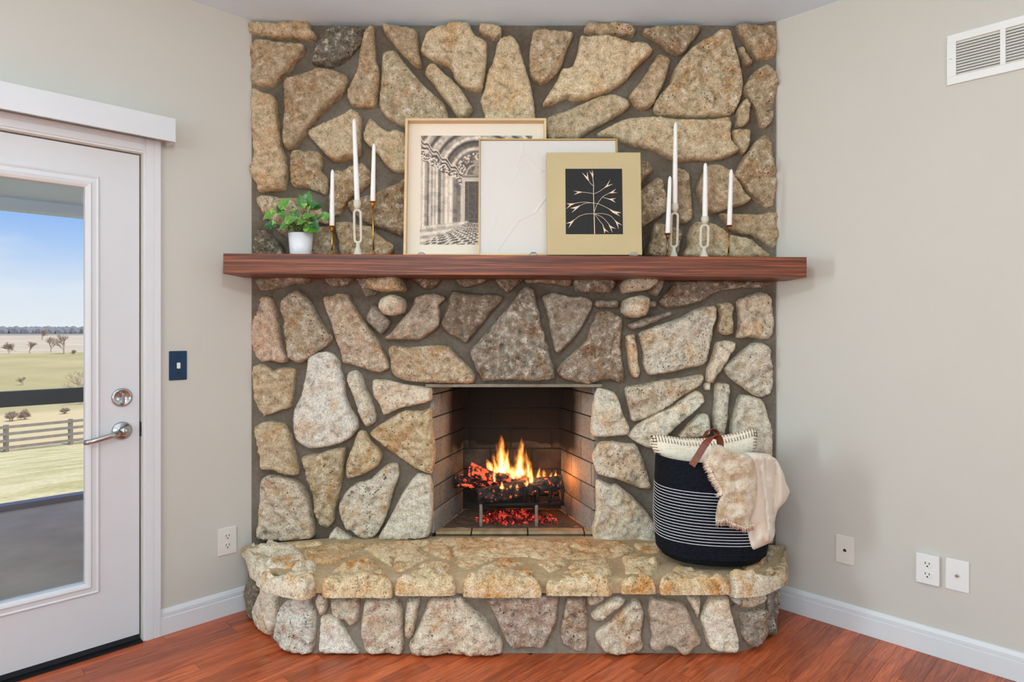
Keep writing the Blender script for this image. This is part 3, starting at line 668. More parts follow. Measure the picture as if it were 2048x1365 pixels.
H1 = (480, 1050, .20513); H2 = (840, 1050, .20513); H3 = (1200, 1050, .20513)
BASE = [
 (H1, G_, S_, '105,545 210,545 190,650 160,800 140,950 95,900 90,750'),
 (H1, P_, S_, '220,560 260,550 310,640 330,760 330,900 310,1020 260,1085 200,1070 165,960 165,800 190,680'),
 (H1, P2, R_, '330,630 430,625 540,650 520,690 360,700 320,670'),
 (H1, P2, R_, '410,770 500,720 600,690 660,680 680,780 730,880 730,1000 720,1130 690,1260 550,1275 400,1200 340,1120 350,1000 380,880'),
 (H1, B_, R_, '760,680 830,700 850,770 840,850 800,895 750,850 725,760'),
 (H1, B_, R_, '900,720 1140,720 1155,830 1150,930 1090,990 1020,940 900,880 890,800'),
 (H1, P2, S_, '780,920 860,895 960,930 1000,1000 1050,1100 1120,1210 1155,1280 1100,1305 920,1300 820,1280 760,1220 775,1050'),
 (H1, B_, R_, '1230,730 1400,715 1540,740 1580,850 1585,1000 1595,1200 1560,1265 1400,1265 1240,1270 1200,1180 1175,1030 1195,850'),
 (H1, P_, R_, '1640,725 1750,725 1730,850 1710,980 1680,1090 1640,1125 1605,1080 1600,930 1620,800'),
 (H2, B_, R_, '90,740 160,700 380,700 460,760 530,850 640,930 700,1020 780,1110 810,1180 790,1260 600,1280 300,1300 0,1310 -80,1270 -110,1180 -60,1080 0,960 40,860'),
 (H2, (190, 166, 146), R_, '650,720 900,690 1200,685 1350,710 1345,850 1320,1000 1250,1120 1200,1200 1050,1215 920,1220 850,1160 780,1010 720,870'),
 (H2, (196, 172, 148), R_, '1440,710 1600,710 1620,800 1640,950 1640,1100 1620,1240 1500,1240 1400,1170 1370,1060 1390,920 1420,800'),
 (H2, B_, S_, '1650,720 1780,680 1800,740 1740,780 1660,800 1635,760'),
 (H3, B_, S_, '180,700 250,730 230,790 120,870 20,945 -60,940 -85,890 0,810 100,740'),
 (H3, B_, R_, '330,740 385,745 430,860 420,960 400,1080 430,1190 370,1250 270,1285 100,1270 20,1220 -45,1110 -20,1040 80,980 200,860'),
 (H3, (200, 176, 152), S_, '500,730 570,715 680,740 830,780 870,860 910,960 960,1070 990,1140 920,1200 860,1270 790,1280 740,1210 660,1190 600,1230 530,1240 490,1190 510,1100 480,960 470,850'),
 (H3, B_, S_, '860,715 980,705 975,820 960,920 930,860 890,790'),
 (H3, P_, S_, '1080,710 1160,690 1255,700 1270,800 1300,930 1340,1050 1360,1170 1330,1240 1120,1235 1060,1190 1020,1050 990,930 1030,800'),
 (H3, P_, R_, '1280,720 1400,680 1560,650 1605,670 1600,740 1540,790 1400,815 1330,780'),
 (H3, (178, 164, 146), R_, '1400,870 1510,850 1590,810 1640,840 1655,950 1650,1080 1600,1160 1500,1200 1420,1130 1410,1000'),
 (H3, (150, 142, 130), R_, '1660,620 1725,620 1725,800 1715,1000 1690,1090 1660,1050 1670,850'),
]
def base_map(s, q, h):
    p_, n_ = cv_at(s); w = p_+n_*(h-0.022); return Vector((w[0], w[1], max(q, 0.001)))-OFF
for i, (cr, col, kind, s) in enumerate(BASE):
    poly = []
    for x, y in pts_of(cr, s):
        sv, pt = ray_cv(x); poly.append((sv, max(zpx(y, pt[1]), 0.006)))
    jr = random.Random(500+i); f_ = jr.uniform(.95, 1.03)
    relief('stone', poly, base_map, 0.036+jr.uniform(-.006, .006), hbase, kind, tuple(v*f_ for v in col), seed=500+i, step=0.0085, edge=0.017, rough=0.8 if kind == S_ else 1.35)

# ---- hearth cap
plan = []
for s in np.linspace(0.06, CS[-1]-.06, 60):
    p_, n_ = cv_at(s); q = p_+n_*0.018
    q[0] = max(q[0], inl(q[1])+.03); q[0] = min(q[0], inr(q[1])-.03); plan.append((q[0], q[1]-2.6))
plan = plan+[(OX1+.4, YF-2.602), (OX0-.4, YF-2.602)]
bm = bmesh.new(); add_prism(bm, plan, 0.258, 0.318); hcap = bm_obj('hearth_cap', bm, 'mortar_cap', FP)
CAPOFF = [0.052]
def front_pt(px, off=None):
    off = CAPOFF[0]
    s_, _ = ray_cv(px); p_, n_ = cv_at(s_); k_ = max(0, min(1, min(s_, CS[-1]-s_)/.30)); return p_+n_*off*(.25+.75*k_)
C_ = (230, 200, 156); C2 = (236, 218, 190); C3 = (220, 184, 136)
CAPS = [
 (H1, C2, 400, '25,290 45,200 90,165 160,160 150,190 90,240 60,300 30,420 25,410'),
 (H1, C2, 445, '25,380 60,290 130,200 300,160 480,180 620,230 640,320 480,400 320,430 280,510 220,535 100,530 40,470'),
 (H1, C2, 560, '290,490 330,430 430,430 530,350 700,350 780,370 740,480 700,600 600,640 440,640 340,600 330,520'),
 (H1, C_, 560, '810,460 900,410 1010,330 1130,300 1280,310 1400,370 1490,480 1490,590 1420,660 1340,700 1100,705 860,710 790,650 780,570'),
 (H2, C_, 560, '-215,510 -115,420 0,350 130,310 280,360 340,420 350,540 350,630 290,685 200,690 0,715 -110,710 -190,640 -225,560'),
 (H2, C_, 570, '430,510 480,450 600,390 700,330 850,300 1000,310 1080,350 1130,430 1160,520 1180,600 1160,640 1020,695 800,700 600,710 420,705 400,640'),
 (H2, C_, 570, '1225,510 1330,440 1500,330 1650,310 1850,320 1900,370 1880,470 1830,580 1740,670 1580,690 1380,680 1260,680 1225,600'),
 (H3, C_, 570, '200,300 280,260 440,265 560,290 610,340 560,430 520,480 520,600 500,675 400,680 240,665 190,610 195,500 230,400'),
 (H3, C_, 570, '580,500 660,420 740,360 860,370 1000,410 1120,460 1230,550 1240,600 1100,630 900,650 740,640 590,610'),
 (H3, C2, 545, '1200,440 1400,430 1540,450 1640,500 1655,570 1500,600 1310,615 1300,540 1250,480'),
 (H3, (196, 178, 144), 480, '1560,420 1660,370 1760,360 1830,400 1820,490 1760,580 1680,590 1640,500'),
 (H3, (190, 174, 142), 440, '1600,180 1700,190 1820,230 1870,330 1885,480 1820,500 1760,380 1650,350 1590,300'),
]
for i, (cr, col, thr, s) in enumerate(CAPS):
    jr = random.Random(60+i); CAPOFF[0] = 0.052+jr.uniform(-.014, .012); zb_c = 0.252+jr.uniform(-.010, .012)
    raw = [(p_, float(w.split(',')[1]) > thr) for p_, w in zip(pts_of(cr, s), s.split())]
    k = next(j for j in range(len(raw)) if raw[j-1][1] and not raw[j][1]); raw = raw[k:]+raw[:k]
    poly = []
    for (x, y), low in raw:
        if low: continue
        Y = (CAMZ-HT)*F/(y-CY); X = (x-CX)/F*Y; fp_ = front_pt(x)
        if Y < fp_[1]+.012: X, Y = fp_[0], fp_[1]+.012
        Y = min(Y, YF-0.05); poly.append((X, Y))
    lows = sorted([front_pt(x) for (x, y), low in raw if low], key=lambda p_: -p_[0])
    keep = []
    for p_ in lows:
        if not keep or np.linalg.norm(p_-keep[-1]) > 0.035: keep.append(p_)
    poly += [tuple(p_) for p_ in keep]
    cl = []
    for p_ in poly:
        X = min(max(p_[0], inl(p_[1])+.004), inr(p_[1])-.004); p2 = np.array((X, p_[1]))
        if not cl or np.linalg.norm(p2-cl[-1]) > 0.014: cl.append(p2)
    if np.linalg.norm(cl[0]-cl[-1]) < .014: cl.pop()
    def cmap(s_, q_, h): return Vector((s_, q_, zb_c+h))-OFF
    relief('stone', [tuple(p_) for p_ in cl], cmap, 0.330-zb_c, hcap, 'stone_cap', col, seed=800+i, edge=0.032, ef=0.5, rough=1.5, skirt=0.004, step=0.009)
TOPS = [
 (H3, '1380,330 1500,300 1590,310 1560,390 1420,420'),
 (H1, '480,168 620,162 800,172 720,196 560,212'),
 (H2, '-330,170 -180,160 20,165 80,185 -100,200 -280,190'),
 (H1, '640,250 760,210 1000,190 1200,200 1050,290 900,350 740,350 680,320'),
 (H1, '1240,230 1400,190 1600,180 1720,210 1690,270 1500,300 1480,370 1350,300'),
 (H1, '1530,320 1700,290 1830,310 1720,370 1590,430 1520,410'),
 (H2, '30,220 110,195 260,220 310,290 260,315 120,270'),
 (H2, '130,150 200,115 380,110 510,120 420,170 250,195 140,180'),
 (H2, '370,260 420,180 560,140 800,130 1100,150 1330,170 1420,240 1400,310 1200,320 1000,290 700,300 440,300'),
 (H2, '1320,160 1420,125 1560,120 1620,140 1670,220 1610,245 1480,200'),
 (H2, '360,350 450,310 700,330 600,370 480,410 400,390'),
 (H2, '1160,360 1280,330 1420,350 1380,400 1270,440 1210,400'),
 (H2, '1460,310 1600,250 1900,200 1950,260 1800,300 1600,320'),
 (H3, '340,190 420,180 560,190 590,250 480,260 400,240'),
 (H3, '0,200 200,190 310,240 200,290 100,310 0,320'),
]
for i, (cr, s) in enumerate(TOPS):
    poly = []
    for x, y in pts_of(cr, s):
        Y = (CAMZ-HT+0.008)*F/(y-CY); poly.append([(x-CX)/F*Y, Y])
    cc_ = np.mean(poly, 0); poly = [(cc_[0]+(p_[0]-cc_[0])*1.12, min(cc_[1]+(p_[1]-cc_[1])*1.15, YF-.05)) for p_ in poly]
    def tmap(s_, q_, h): return Vector((s_, q_, 0.314+h))-OFF
    relief('stone', poly, tmap, 0.015, hcap, 'stone_cap', C_ if i % 3 else C3, seed=900+i, edge=0.012, ef=0.4, rough=0.6, skirt=-0.004, step=0.012)

# ---- firebox
FBL0, FBL1 = Vector((OX0, YF-.004, 0)), Vector((-0.262, 3.424, 0)); FBR0, FBR1 = Vector((OX1, YF-.004, 0)), Vector((0.262, 3.424, 0))
FZ0 = 0.330; FZ1 = 1.17
firebox = empty('firebox'); firebox.parent = FP; firebox.location = (0, 0.55, 0)
FO = Vector((0, 3.15, 0))
bm = bmesh.new()
def quad(a, b_, z0, z1, off):
    d = (b_-a).normalized(); n_ = Vector((-d.y, d.x, 0)); a2, b2 = a+n_*off-FO, b_+n_*off-FO
    v = [bm.verts.new((a2.x, a2.y, z0)), bm.verts.new((b2.x, b2.y, z0)), bm.verts.new((b2.x, b2.y, z1)), bm.verts.new((a2.x, a2.y, z1))]
    bm.faces.new(v)
quad(FBL0, FBL1, 0.25, FZ1, 0); quad(FBL1, FBR1, 0.25, FZ1, 0); quad(FBR1, FBR0, 0.25, FZ1, 0)
v = [bm.verts.new(p-FO+Vector((0, 0, FZ0-.006))) for p in (FBL0, FBR0, FBR1, FBL1)]; bm.faces.new(v)
bm_obj('firebox_shell', bm, 'firebox_joint', firebox, recalc=False)
bm = bmesh.new(); add_prism(bm, [(p-FO)[:2] for p in (FBL0+Vector((-.02, .03, 0)), FBR0+Vector((.02, .03, 0)), FBR1+Vector((.02, .02, 0)), FBL1+Vector((-.02, .02, 0)))], FZ1-.03, FZ1+.02)
bm_obj('smoke_shelf', bm, 'soot_black', firebox)
def brick_course(a, b_, bw, off0):
    ln = (b_-a).length; d = (b_-a).normalized(); ang = math.atan2(d.y, d.x)
    z = FZ0; k = 0; CH = 0.1105
    while z < FZ1-0.03:
        z1 = min(z+CH, FZ1-.03); x = -((off0+0.5*(k % 2))*bw) % bw - bw
        while x < ln:
            x0, x1 = max(x+.003, 0.001), min(x+bw-.003, ln-.001); x += bw
            if x1-x0 < 0.02: continue
            jr = random.random()
            o = box('brick', x0, x1, -0.006-0.003*jr, 0.012, z+.003-0, z1-.003, 'fire_brick', firebox, bev=0.002)
            o.location = a-FO; o.rotation_euler = (0, 0, ang)
        z = z1; k += 1
# bricks sit on the room side of each backing wall (local -y)
brick_course(FBL0, FBL1, 0.235, 0.1)
brick_course(FBL1, FBR1, 0.222, 0.35)
brick_course(FBR1, FBR0, 0.235, 0.3)
y = YF+0.006
for row, (dpt, bw, off) in enumerate(((0.075, 0.27, 0.10), (0.11, 0.24, 0.0), (0.11, 0.24, .12), (0.11, 0.24, 0.0))):
    fx0 = OX0+(FBL1.x-OX0)*(y-YF)/(3.424-YF)+.012; fx1 = OX1+(FBR1.x-OX1)*(y-YF)/(3.424-YF)-.012
    x = fx0-off
    while x < fx1:
        x0, x1 = max(x+.003, fx0), min(x+bw-.003, fx1); x += bw
        if x1-x0 > 0.02: box('floor_brick', x0, x1, y-3.15+.002, y+dpt-3.15-.002, FZ0-.02, FZ0+.008-(0.002*random.random()), 'floor_brick', firebox, bev=0.003)
    y += dpt
FLZ = FZ0+0.008

# ---- fire grate, logs, embers, flames
grate = empty('fire_grate', (0.02, 3.2, FLZ)); tag(grate, 'black iron grate with pale front legs holding the burning logs', 'grate')
GO = Vector((0.02, 3.2, FLZ))
def gpt(x, y, Y): return PX(x, y, Y)-GO
YG = 3.105
for px in (962, 1073):
    bm = bmesh.new(); p0 = gpt(px, 1052, YG); p1 = gpt(px, 1008, YG)
    add_box(bm, p0.x-.008, p0.x+.008, -0.095-.008, -0.095+.008, 0.0, p1.z, .003); bm_obj('leg', bm, 'steel_leg', grate)
for px in (962, 1073):
    p0 = gpt(px, 1052, YG); p1 = gpt(px, 1008, YG); box('leg', p0.x-.008, p0.x+.008, 0.09, 0.106, 0.0, p1.z, 'iron', grate)
zb = gpt(1000, 1010, YG).z
tube('front_bar', [(-0.15, -0.095, zb), (0.235, -0.095, zb+.004)], 0.009, 'iron', grate)
tube('rear_bar', [(-0.15, 0.098, zb), (0.235, 0.098, zb)], 0.009, 'iron', grate)
for k in range(7):
    x = -0.135+k*0.06
    tube('grate_rib', [(x, 0.115, zb+.075), (x, 0.10, zb+.02), (x, 0.02, zb+.012), (x, -0.085, zb+.012), (x, -0.115, zb+.03), (x, -0.125, zb+.085)], 0.0075, 'iron', grate)
# charred log material with glowing cracks
m, t, b = new_mat('char_log')
geo = N(t, 'ShaderNodeNewGeometry')
n1 = N(t, 'ShaderNodeTexNoise'); n1.inputs['Scale'].default_value = 26; n1.inputs['Detail'].default_value = 5; L(t, geo.outputs['Position'], n1.inputs[0])
vo = N(t, 'ShaderNodeTexVoronoi'); vo.inputs['Scale'].default_value = 55; L(t, geo.outputs['Position'], vo.inputs[0])
L(t, ramp(t, n1.outputs[0], [(0.35, rgba((18, 15, 14))), (0.62, rgba((64, 54, 50))), (0.8, rgba((132, 116, 108)))]), b.inputs['Base Color'])
b.inputs['Roughness'].default_value = 0.95
n2 = N(t, 'ShaderNodeTexNoise'); n2.inputs['Scale'].default_value = 48; n2.inputs['Detail'].default_value = 4; L(t, geo.outputs['Position'], n2.inputs[0])
oi = N(t, 'ShaderNodeObjectInfo')
gm = ramp(t, math_n(t, 'ADD', n2.outputs[0], math_n(t, 'MULTIPLY', oi.outputs['Alpha'], 0.16)), [(0.62, g(0)), (0.74, g(1))])
b.inputs['Emission Color'].default_value = (1.0, 0.10, 0.03, 1)
L(t, math_n(t, 'MULTIPLY', gm, 1.5), b.inputs['Emission Strength'])
bump(t, b, vo.outputs['Distance'], 0.9, 0.01)
def log(p0, p1, r, label, heat, seed, jag=0.0):
    p0, p1 = Vector(p0), Vector(p1); d = p1-p0; ln = d.length
    bm = bmesh.new(); nseg, nr = 14, 14; rings = []
    for i in range(nseg+1):
        ring = []
        for k in range(nr):
            a = 2*PI*k/nr; x = ln*i/nseg
            rr = r*(1+0.22*mn.noise(Vector((x*14, math.cos(a)*1.4, math.sin(a)*1.4+seed*5)))+0.12*mn.noise(Vector((x*50, math.cos(a)*3, math.sin(a)*3+seed))))
            xx = x+(jag*random.uniform(-1, 1) if i in (0, nseg) else 0)
            ring.append(bm.verts.new((xx, rr*math.cos(a), rr*math.sin(a))))
        rings.append(ring)
    for a_, b_ in zip(rings, rings[1:]):
        for k in range(nr): bm.faces.new((a_[k], a_[(k+1) % nr], b_[(k+1) % nr], b_[k]))
    bm.faces.new(rings[0][::-1]); bm.faces.new(rings[-1])
    o = bm_obj('firewood_log', bm, 'char_log', None, False)
    o.location = p0; o.rotation_euler = d.to_track_quat('X', 'Z').to_euler(); o.color = (1, 1, 1, heat)
    tag(o, label, 'log', 'logs burning on the grate'); return o
log(PX(958, 992, 3.10), PX(1126, 966, 3.13), 0.040, 'thick black charred log lying along the front of the grate', 0.1, 1, 0.012)
log(PX(912, 962, 3.26), PX(1035, 968, 3.21), 0.036, 'charred log behind the front log with a grey ashen bark', 0.35, 2, 0.008)
log(PX(940, 945, 3.18), PX(1062, 968, 3.17), 0.028, 'log glowing red under the flames on top of the pile', 0.75, 3, 0.01)
log(PX(1030, 952, 3.20), PX(1108, 985, 3.24), 0.026, 'split log glowing behind the thick front log', 0.6, 4, 0.01)
log(PX(942, 928, 3.24), PX(990, 952, 3.20), 0.009, 'thin burning stick with red glowing edges leaning on the logs', 1.1, 5, 0.004)
# embers
m, t, b = new_mat('ember')
geo = N(t, 'ShaderNodeNewGeometry'); n1 = N(t, 'ShaderNodeTexNoise'); n1.inputs['Scale'].default_value = 45; n1.inputs['Detail'].default_value = 4; L(t, geo.outputs['Position'], n1.inputs[0])
b.inputs['Base Color'].default_value = rgba((40, 26, 22)); b.inputs['Roughness'].default_value = 1
L(t, ramp(t, n1.outputs[0], [(0.45, (1, 0.03, 0.02, 1)), (0.65, (1, 0.09, 0.06, 1)), (0.8, (1, 0.25, 0.15, 1))]), b.inputs['Emission Color'])
L(t, ramp(t, n1.outputs[0], [(0.47, g(0.02)), (0.60, g(0.6)), (0.75, g(1.6))]), b.inputs['Emission Strength'])
bm = bmesh.new(); rs = random.Random(11)
for k in range(700):
    a = rs.gauss(0, 1); x = 0.02+max(-.2, min(.2, a*0.085)); yy = 3.19+max(-.07, min(.1, rs.gauss(0, .04))); r = rs.uniform(.004, .010)
    h = max(0, 0.035*(1-((x-.02)/.2)**2))*rs.random()
    mm = Matrix.Translation((x, yy, FLZ+r*.7+h)) @ Matrix.Rotation(rs.uniform(0, 6), 4, Vector((rs.random(), rs.random(), 1)).normalized()) @ Matrix.Diagonal((1, rs.uniform(.6, 1), rs.uniform(.5, .9), 1))
    bmesh.ops.create_icosphere(bm, subdivisions=1, radius=r, matrix=mm)
tag(bm_obj('ember_bed', bm, 'ember'), 'bed of red glowing embers under the fire grate', 'embers', kind='stuff')
def ashf(u, v):
    yy = 3.085+0.315*v; k_ = (yy-YF)/(3.424-YF); xl = OX0+(FBL1.x-OX0)*k_+.022; xr = OX1+(FBR1.x-OX1)*k_-.022
    x = xl+(xr-xl)*u; e_ = min(u, 1-u, 1-v)*5; f_ = v*3+0.35*mn.noise(Vector((x*14, 2, 1)))
    h = max(-.004, min(1, min(e_+.3, f_))*(0.010+0.010*mn.noise(Vector((x*22, yy*22, 0)))))
    return Vector((x, yy, FLZ-.001+h))
tag(grid_obj('ash_bed', 60, 34, ashf, 'ash'), 'brown ash spread over the firebox floor', 'ash', kind='stuff')
# flames: glowing gas
m = bpy.data.materials.new('flame'); m.use_nodes = True; t = m.node_tree; t.nodes.clear(); MATS['flame'] = m
out = N(t, 'ShaderNodeOutputMaterial'); tc = N(t, 'ShaderNodeTexCoord')
nzv = N(t, 'ShaderNodeTexNoise'); nzv.inputs['Scale'].default_value = 2.6; nzv.inputs['Detail'].default_value = 2
oi = N(t, 'ShaderNodeObjectInfo')
ofs = N(t, 'ShaderNodeVectorMath', operation='SCALE'); ofs.inputs[0].default_value = (9, 5, 7); L(t, oi.outputs['Random'], ofs.inputs['Scale'])
ad = N(t, 'ShaderNodeVectorMath', operation='ADD'); L(t, tc.outputs['Object'], ad.inputs[0]); L(t, ofs.outputs[0], ad.inputs[1]); L(t, ad.outputs[0], nzv.inputs[0])
sub = N(t, 'ShaderNodeVectorMath', operation='SUBTRACT'); L(t, nzv.outputs['Color'], sub.inputs[0]); sub.inputs[1].default_value = (0.5, 0.5, 0.5)
sc = N(t, 'ShaderNodeVectorMath', operation='MULTIPLY'); L(t, sub.outputs[0], sc.inputs[0]); sc.inputs[1].default_value = (0.75, 0.75, 0.0)
ad2 = N(t, 'ShaderNodeVectorMath', operation='ADD'); L(t, tc.outputs['Object'], ad2.inputs[0]); L(t, sc.outputs[0], ad2.inputs[1])
sp = N(t, 'ShaderNodeSeparateXYZ'); L(t, ad2.outputs[0], sp.inputs[0])
zz = math_n(t, 'MAXIMUM', sp.outputs['Z'], 0.001)
Rz = math_n(t, 'MULTIPLY', math_n(t, 'POWER', zz, 0.42), math_n(t, 'POWER', math_n(t, 'MAXIMUM', math_n(t, 'SUBTRACT', 1.0, zz), 0.001), 0.95))
r2 = math_n(t, 'ADD', math_n(t, 'POWER', sp.outputs['X'], 2.0), math_n(t, 'POWER', sp.outputs['Y'], 2.0))
rr = math_n(t, 'DIVIDE', math_n(t, 'SQRT', r2), math_n(t, 'MAXIMUM', math_n(t, 'MULTIPLY', Rz, 0.85), 0.01))
fall = math_n(t, 'MAXIMUM', math_n(t, 'SUBTRACT', 1.0, rr), 0.0)
heat = math_n(t, 'MULTIPLY', math_n(t, 'POWER', fall, 1.1), math_n(t, 'SUBTRACT', 1.25, zz))
colr = ramp(t, heat, [(0.0, (1, 0.16, 0.02, 1)), (0.3, (1, 0.36, 0.05, 1)), (0.65, (1, 0.66, 0.22, 1)), (0.95, (1, 0.88, 0.55, 1))])
em = N(t, 'ShaderNodeEmission'); L(t, colr, em.inputs[0]); L(t, math_n(t, 'MULTIPLY', heat, math_n(t, 'MULTIPLY', oi.outputs['Alpha'], 260.0)), em.inputs[1]); L(t, em.outputs[0], out.inputs['Volume'])
bm = bmesh.new(); add_lathe(bm, [(0, -0.02)]+[(1.25*max(z, .02)**.42*(1-z)**.95+0.10, z) for z in np.linspace(0.0, 0.96, 14)]+[(0, 1.05)], 14)
fl_me = bpy.data.meshes.new('flame'); bmesh.ops.recalc_face_normals(bm, faces=bm.faces); bm.to_mesh(fl_me); bm.free(); fl_me.materials.append(m)
fire = empty('fire', PX(1030, 990, 3.17)); tag(fire, 'orange and yellow flames rising from the burning logs', 'fire')
FLM = [(1004, 954, 886, 3.17, 15, 1.0, -3), (1036, 957, 890, 3.18, 14, 0.75, 5), (1010, 950, 905, 3.2, 13, 0.6, 8), (985, 944, 920, 3.2, 12, 0.5, -25), (1058, 962, 908, 3.19, 11, 0.4, -6),
       (1064, 976, 940, 3.10, 7, 1.0, -4), (1090, 966, 942, 3.13, 8, 0.7, -8), (1099, 966, 948, 3.13, 6, 0.6, 12), (1004, 986, 966, 3.08, 7, 1.0, 0), (1020, 988, 972, 3.08, 6, 0.8, 8),
       (1035, 984, 970, 3.08, 7, 0.7, 0), (1048, 978, 966, 3.09, 7, 0.8, 25), (989, 965, 938, 3.15, 6, 0.4, 0), (978, 984, 972, 3.09, 9, 0.5, -60), (1030, 958, 930, 3.15, 22, 0.28, 0), (1048, 972, 955, 3.15, 14, 0.3, 60),
       (972, 955, 940, 3.18, 8, .5, -20), (1075, 964, 940, 3.16, 9, .5, 10), (1020, 962, 925, 3.22, 16, .4, -6), (1046, 955, 915, 3.2, 12, .45, -14), (995, 948, 912, 3.16, 9, .6, -14), (1110, 962, 945, 3.15, 6, .6, 5), (1012, 986, 974, 3.08, 8, .7, 40), (1056, 978, 960, 3.09, 6, .8, -10)]
for x, yb, yt, Y, wpx, st, tilt in FLM:
    o = bpy.data.objects.new('flame', fl_me); link(o, fire)
    w = wpx/F*Y; h = (yb-yt)/F*Y*1.12
    o.location = PX(x, yb, Y)-fire.location; o.scale = (w*2.1, w*1.3, h*1.12); o.rotation_euler = (0, math.radians(tilt), random.uniform(0, 0.6)); o.color = (1, 1, 1, st*0.045/max(w, .008))
add_light('fire_light', 'POINT', PX(1050, 925, 3.16), 2.2, (1.0, 0.42, 0.12), size=0.07)
add_light('fire_light', 'POINT', PX(1116, 950, 3.26), 1.5, (1.0, 0.27, 0.05), size=0.03)

# ------------------------------------------------------------------ mantel shelf
MY0 = 2.746
mx0, mx1 = (446-CX)/F*MY0, (1614-CX)/F*MY0
mcx = (mx0+mx1)/2; MZT = (zpx(507, MY0)+zpx(514.5, MY0))/2; MTH = 0.0885; MT = math.atan2(zpx(507, MY0)-zpx(514.5, MY0), mx1-mx0)
mantel = box('mantel_shelf', mx0-mcx, mx1-mcx, 0, YF-0.001-MY0, -MTH, 0, 'walnut', None, bev=0.003, loc=(mcx, MY0, MZT))
mantel.rotation_euler = (0, MT, 0)
tag(mantel, 'thick reddish walnut mantel beam across the stone chimney breast', 'mantel')
def mz(X): return MZT-(X-mcx)*math.tan(MT)+0.0004

# ------------------------------------------------------------------ pictures on the mantel
def lean_root(name, xl, xr, Yb, Yt, ytop):
    X0, X1 = (xl-CX)/F*Yb, (xr-CX)/F*Yb
    Xc = (X0+X1)/2; z0 = mz(X0)+0.0
    H = math.hypot(zpx(ytop, Yt)-z0, Yt-Yb); th = math.atan2(Yt-Yb, zpx(ytop, Yt)-z0)
    e_ = empty(name, (Xc, Yb, z0+.046*math.sin(th)), rot=(-th, 0, 0)); return e_, X1-X0, H
# framed church doorway photograph
e1, Wd, H = lean_root('picture_frame', 806.5, 1094, 2.845, 2.90, 238)
tag(e1, 'pale wood box frame with a sepia photograph of a church doorway', 'picture')
FW, FD = 0.011, 0.044
bm = bmesh.new()
add_box(bm, -Wd/2, -Wd/2+FW, 0, FD, 0, H, .001); add_box(bm, Wd/2-FW, Wd/2, 0, FD, 0, H, .001); add_box(bm, -Wd/2+FW, Wd/2-FW, 0, FD, H-FW, H, .001); add_box(bm, -Wd/2+FW, Wd/2-FW, 0, FD, 0, FW, .001)
bm_obj('frame', bm, 'oak_frame', e1)
box('mat_board', -Wd/2+FW, Wd/2-FW, FD-.006, FD, FW, H-FW, 'mat_board', e1)
# print painted as colours on a fine mesh
sc_ = 2.885/F
px0, px1, pz0, pz1 = (838-950)*sc_, (1064-950)*sc_, H-(490-238)*sc_*1.012, H-(268-238)*sc_
NU, NV = 230, 230
U, V = np.meshgrid(np.linspace(0, 1, NU+1), np.linspace(0, 1, NV+1)); V = 1-V      # V down
rng = np.random.RandomState(4)
def smooth_noise(n, seed):
    r_ = np.random.RandomState(seed).rand(n+2, n+2); x = U*n; y_ = V*n; i = x.astype(int); j = y_.astype(int); a = x-i; c = y_-j
    a = a*a*(3-2*a); c = c*c*(3-2*c)
    return (r_[j, i]*(1-a)*(1-c)+r_[j, i+1]*a*(1-c)+r_[j+1, i]*(1-a)*c+r_[j+1, i+1]*a*c)
M = np.where(U > 0.5, 1-U, U)                         # mirrored half
tone = np.full(U.shape, 0.62)
# concentric arches above
ax, ay = 0.50, 0.37
rad = np.hypot((U-ax)*1.0, (V-ay)*0.92)
arch = 0.60+0.28*np.sin(rad*62)+0.12*np.sin(rad*140+1)-0.12*(rad < 0.30)
arch = arch*(0.75+0.4*smooth_noise(40, 1))
tone = arch
# tympanum
ty = (rad < 0.195) & (V < ay)
tone = np.where(ty, 0.30+0.5*(smooth_noise(70, 2) > 0.55)*(rad > 0.10)+0.25*smooth_noise(60, 3)-0.1, tone)
tone = np.where((rad > 0.085) & (rad < 0.10) & (V < ay), 0.7, tone)
fig = (np.abs(U-0.5) < 0.022+0.01*np.sin(V*60)) & (V > 0.23) & (V < 0.36); tone = np.where(fig, 0.62, tone)
# left and right column ranks
cor = 0.055+M*0.86+0.014*np.sin(M*75)                 # cornice line
corh = 0.15-M*0.18
cols = (V > cor+corh*0.9) & (M < 0.40)
sx_ = np.log(1+M*3.2)*30
ctone = 0.76+0.13*np.sin(sx_*0.8)+0.12*np.sin(sx_*2.7+1)-0.2*(np.sin(sx_*0.8+.6) < -0.75)-0.10*(smooth_noise(26, 5) > 0.62)-0.16*(np.sin(sx_*0.5) < -0.82)+0.12*(smooth_noise(9, 8)-0.5)
tone = np.where(cols, ctone, tone)
cb = (V > cor) & (V < cor+corh) & (M < 0.385)
cd = (V-cor)/np.maximum(corh, .02)
tone = np.where(cb, np.where(cd < 0.25, 0.78-0.6*(np.abs(cd-0.20) < 0.06), 0.28+0.6*(smooth_noise(110, 6) > 0.48)), tone)
tone = np.where((M < 0.385) & (np.abs(V-cor+0.012) < 0.008), 0.22, tone)
tone = np.where((M < 0.385) & (np.abs(V-cor+0.03) < 0.007), 0.85, tone)
# lintel and door
tone = np.where((M > 0.37) & (V > 0.365) & (V < 0.43), 0.80-0.35*(np.abs(V-0.378) < 0.009), tone)
door = (M > 0.398) & (V > 0.425) & (V < 0.80)
dt = 0.20+0.05*smooth_noise(50, 7)+0.10*(smooth_noise(120, 9) > 0.72)
dt = np.where((np.abs((M-0.398) % 0.06-0.03) < 0.004) | (np.abs((V-0.42) % 0.115) < 0.006), 0.32, dt)
tone = np.where(door, dt, tone)
tone = np.where((M > 0.372) & (M <= 0.398) & (V > 0.43) & (V < 0.80), 0.78, tone)
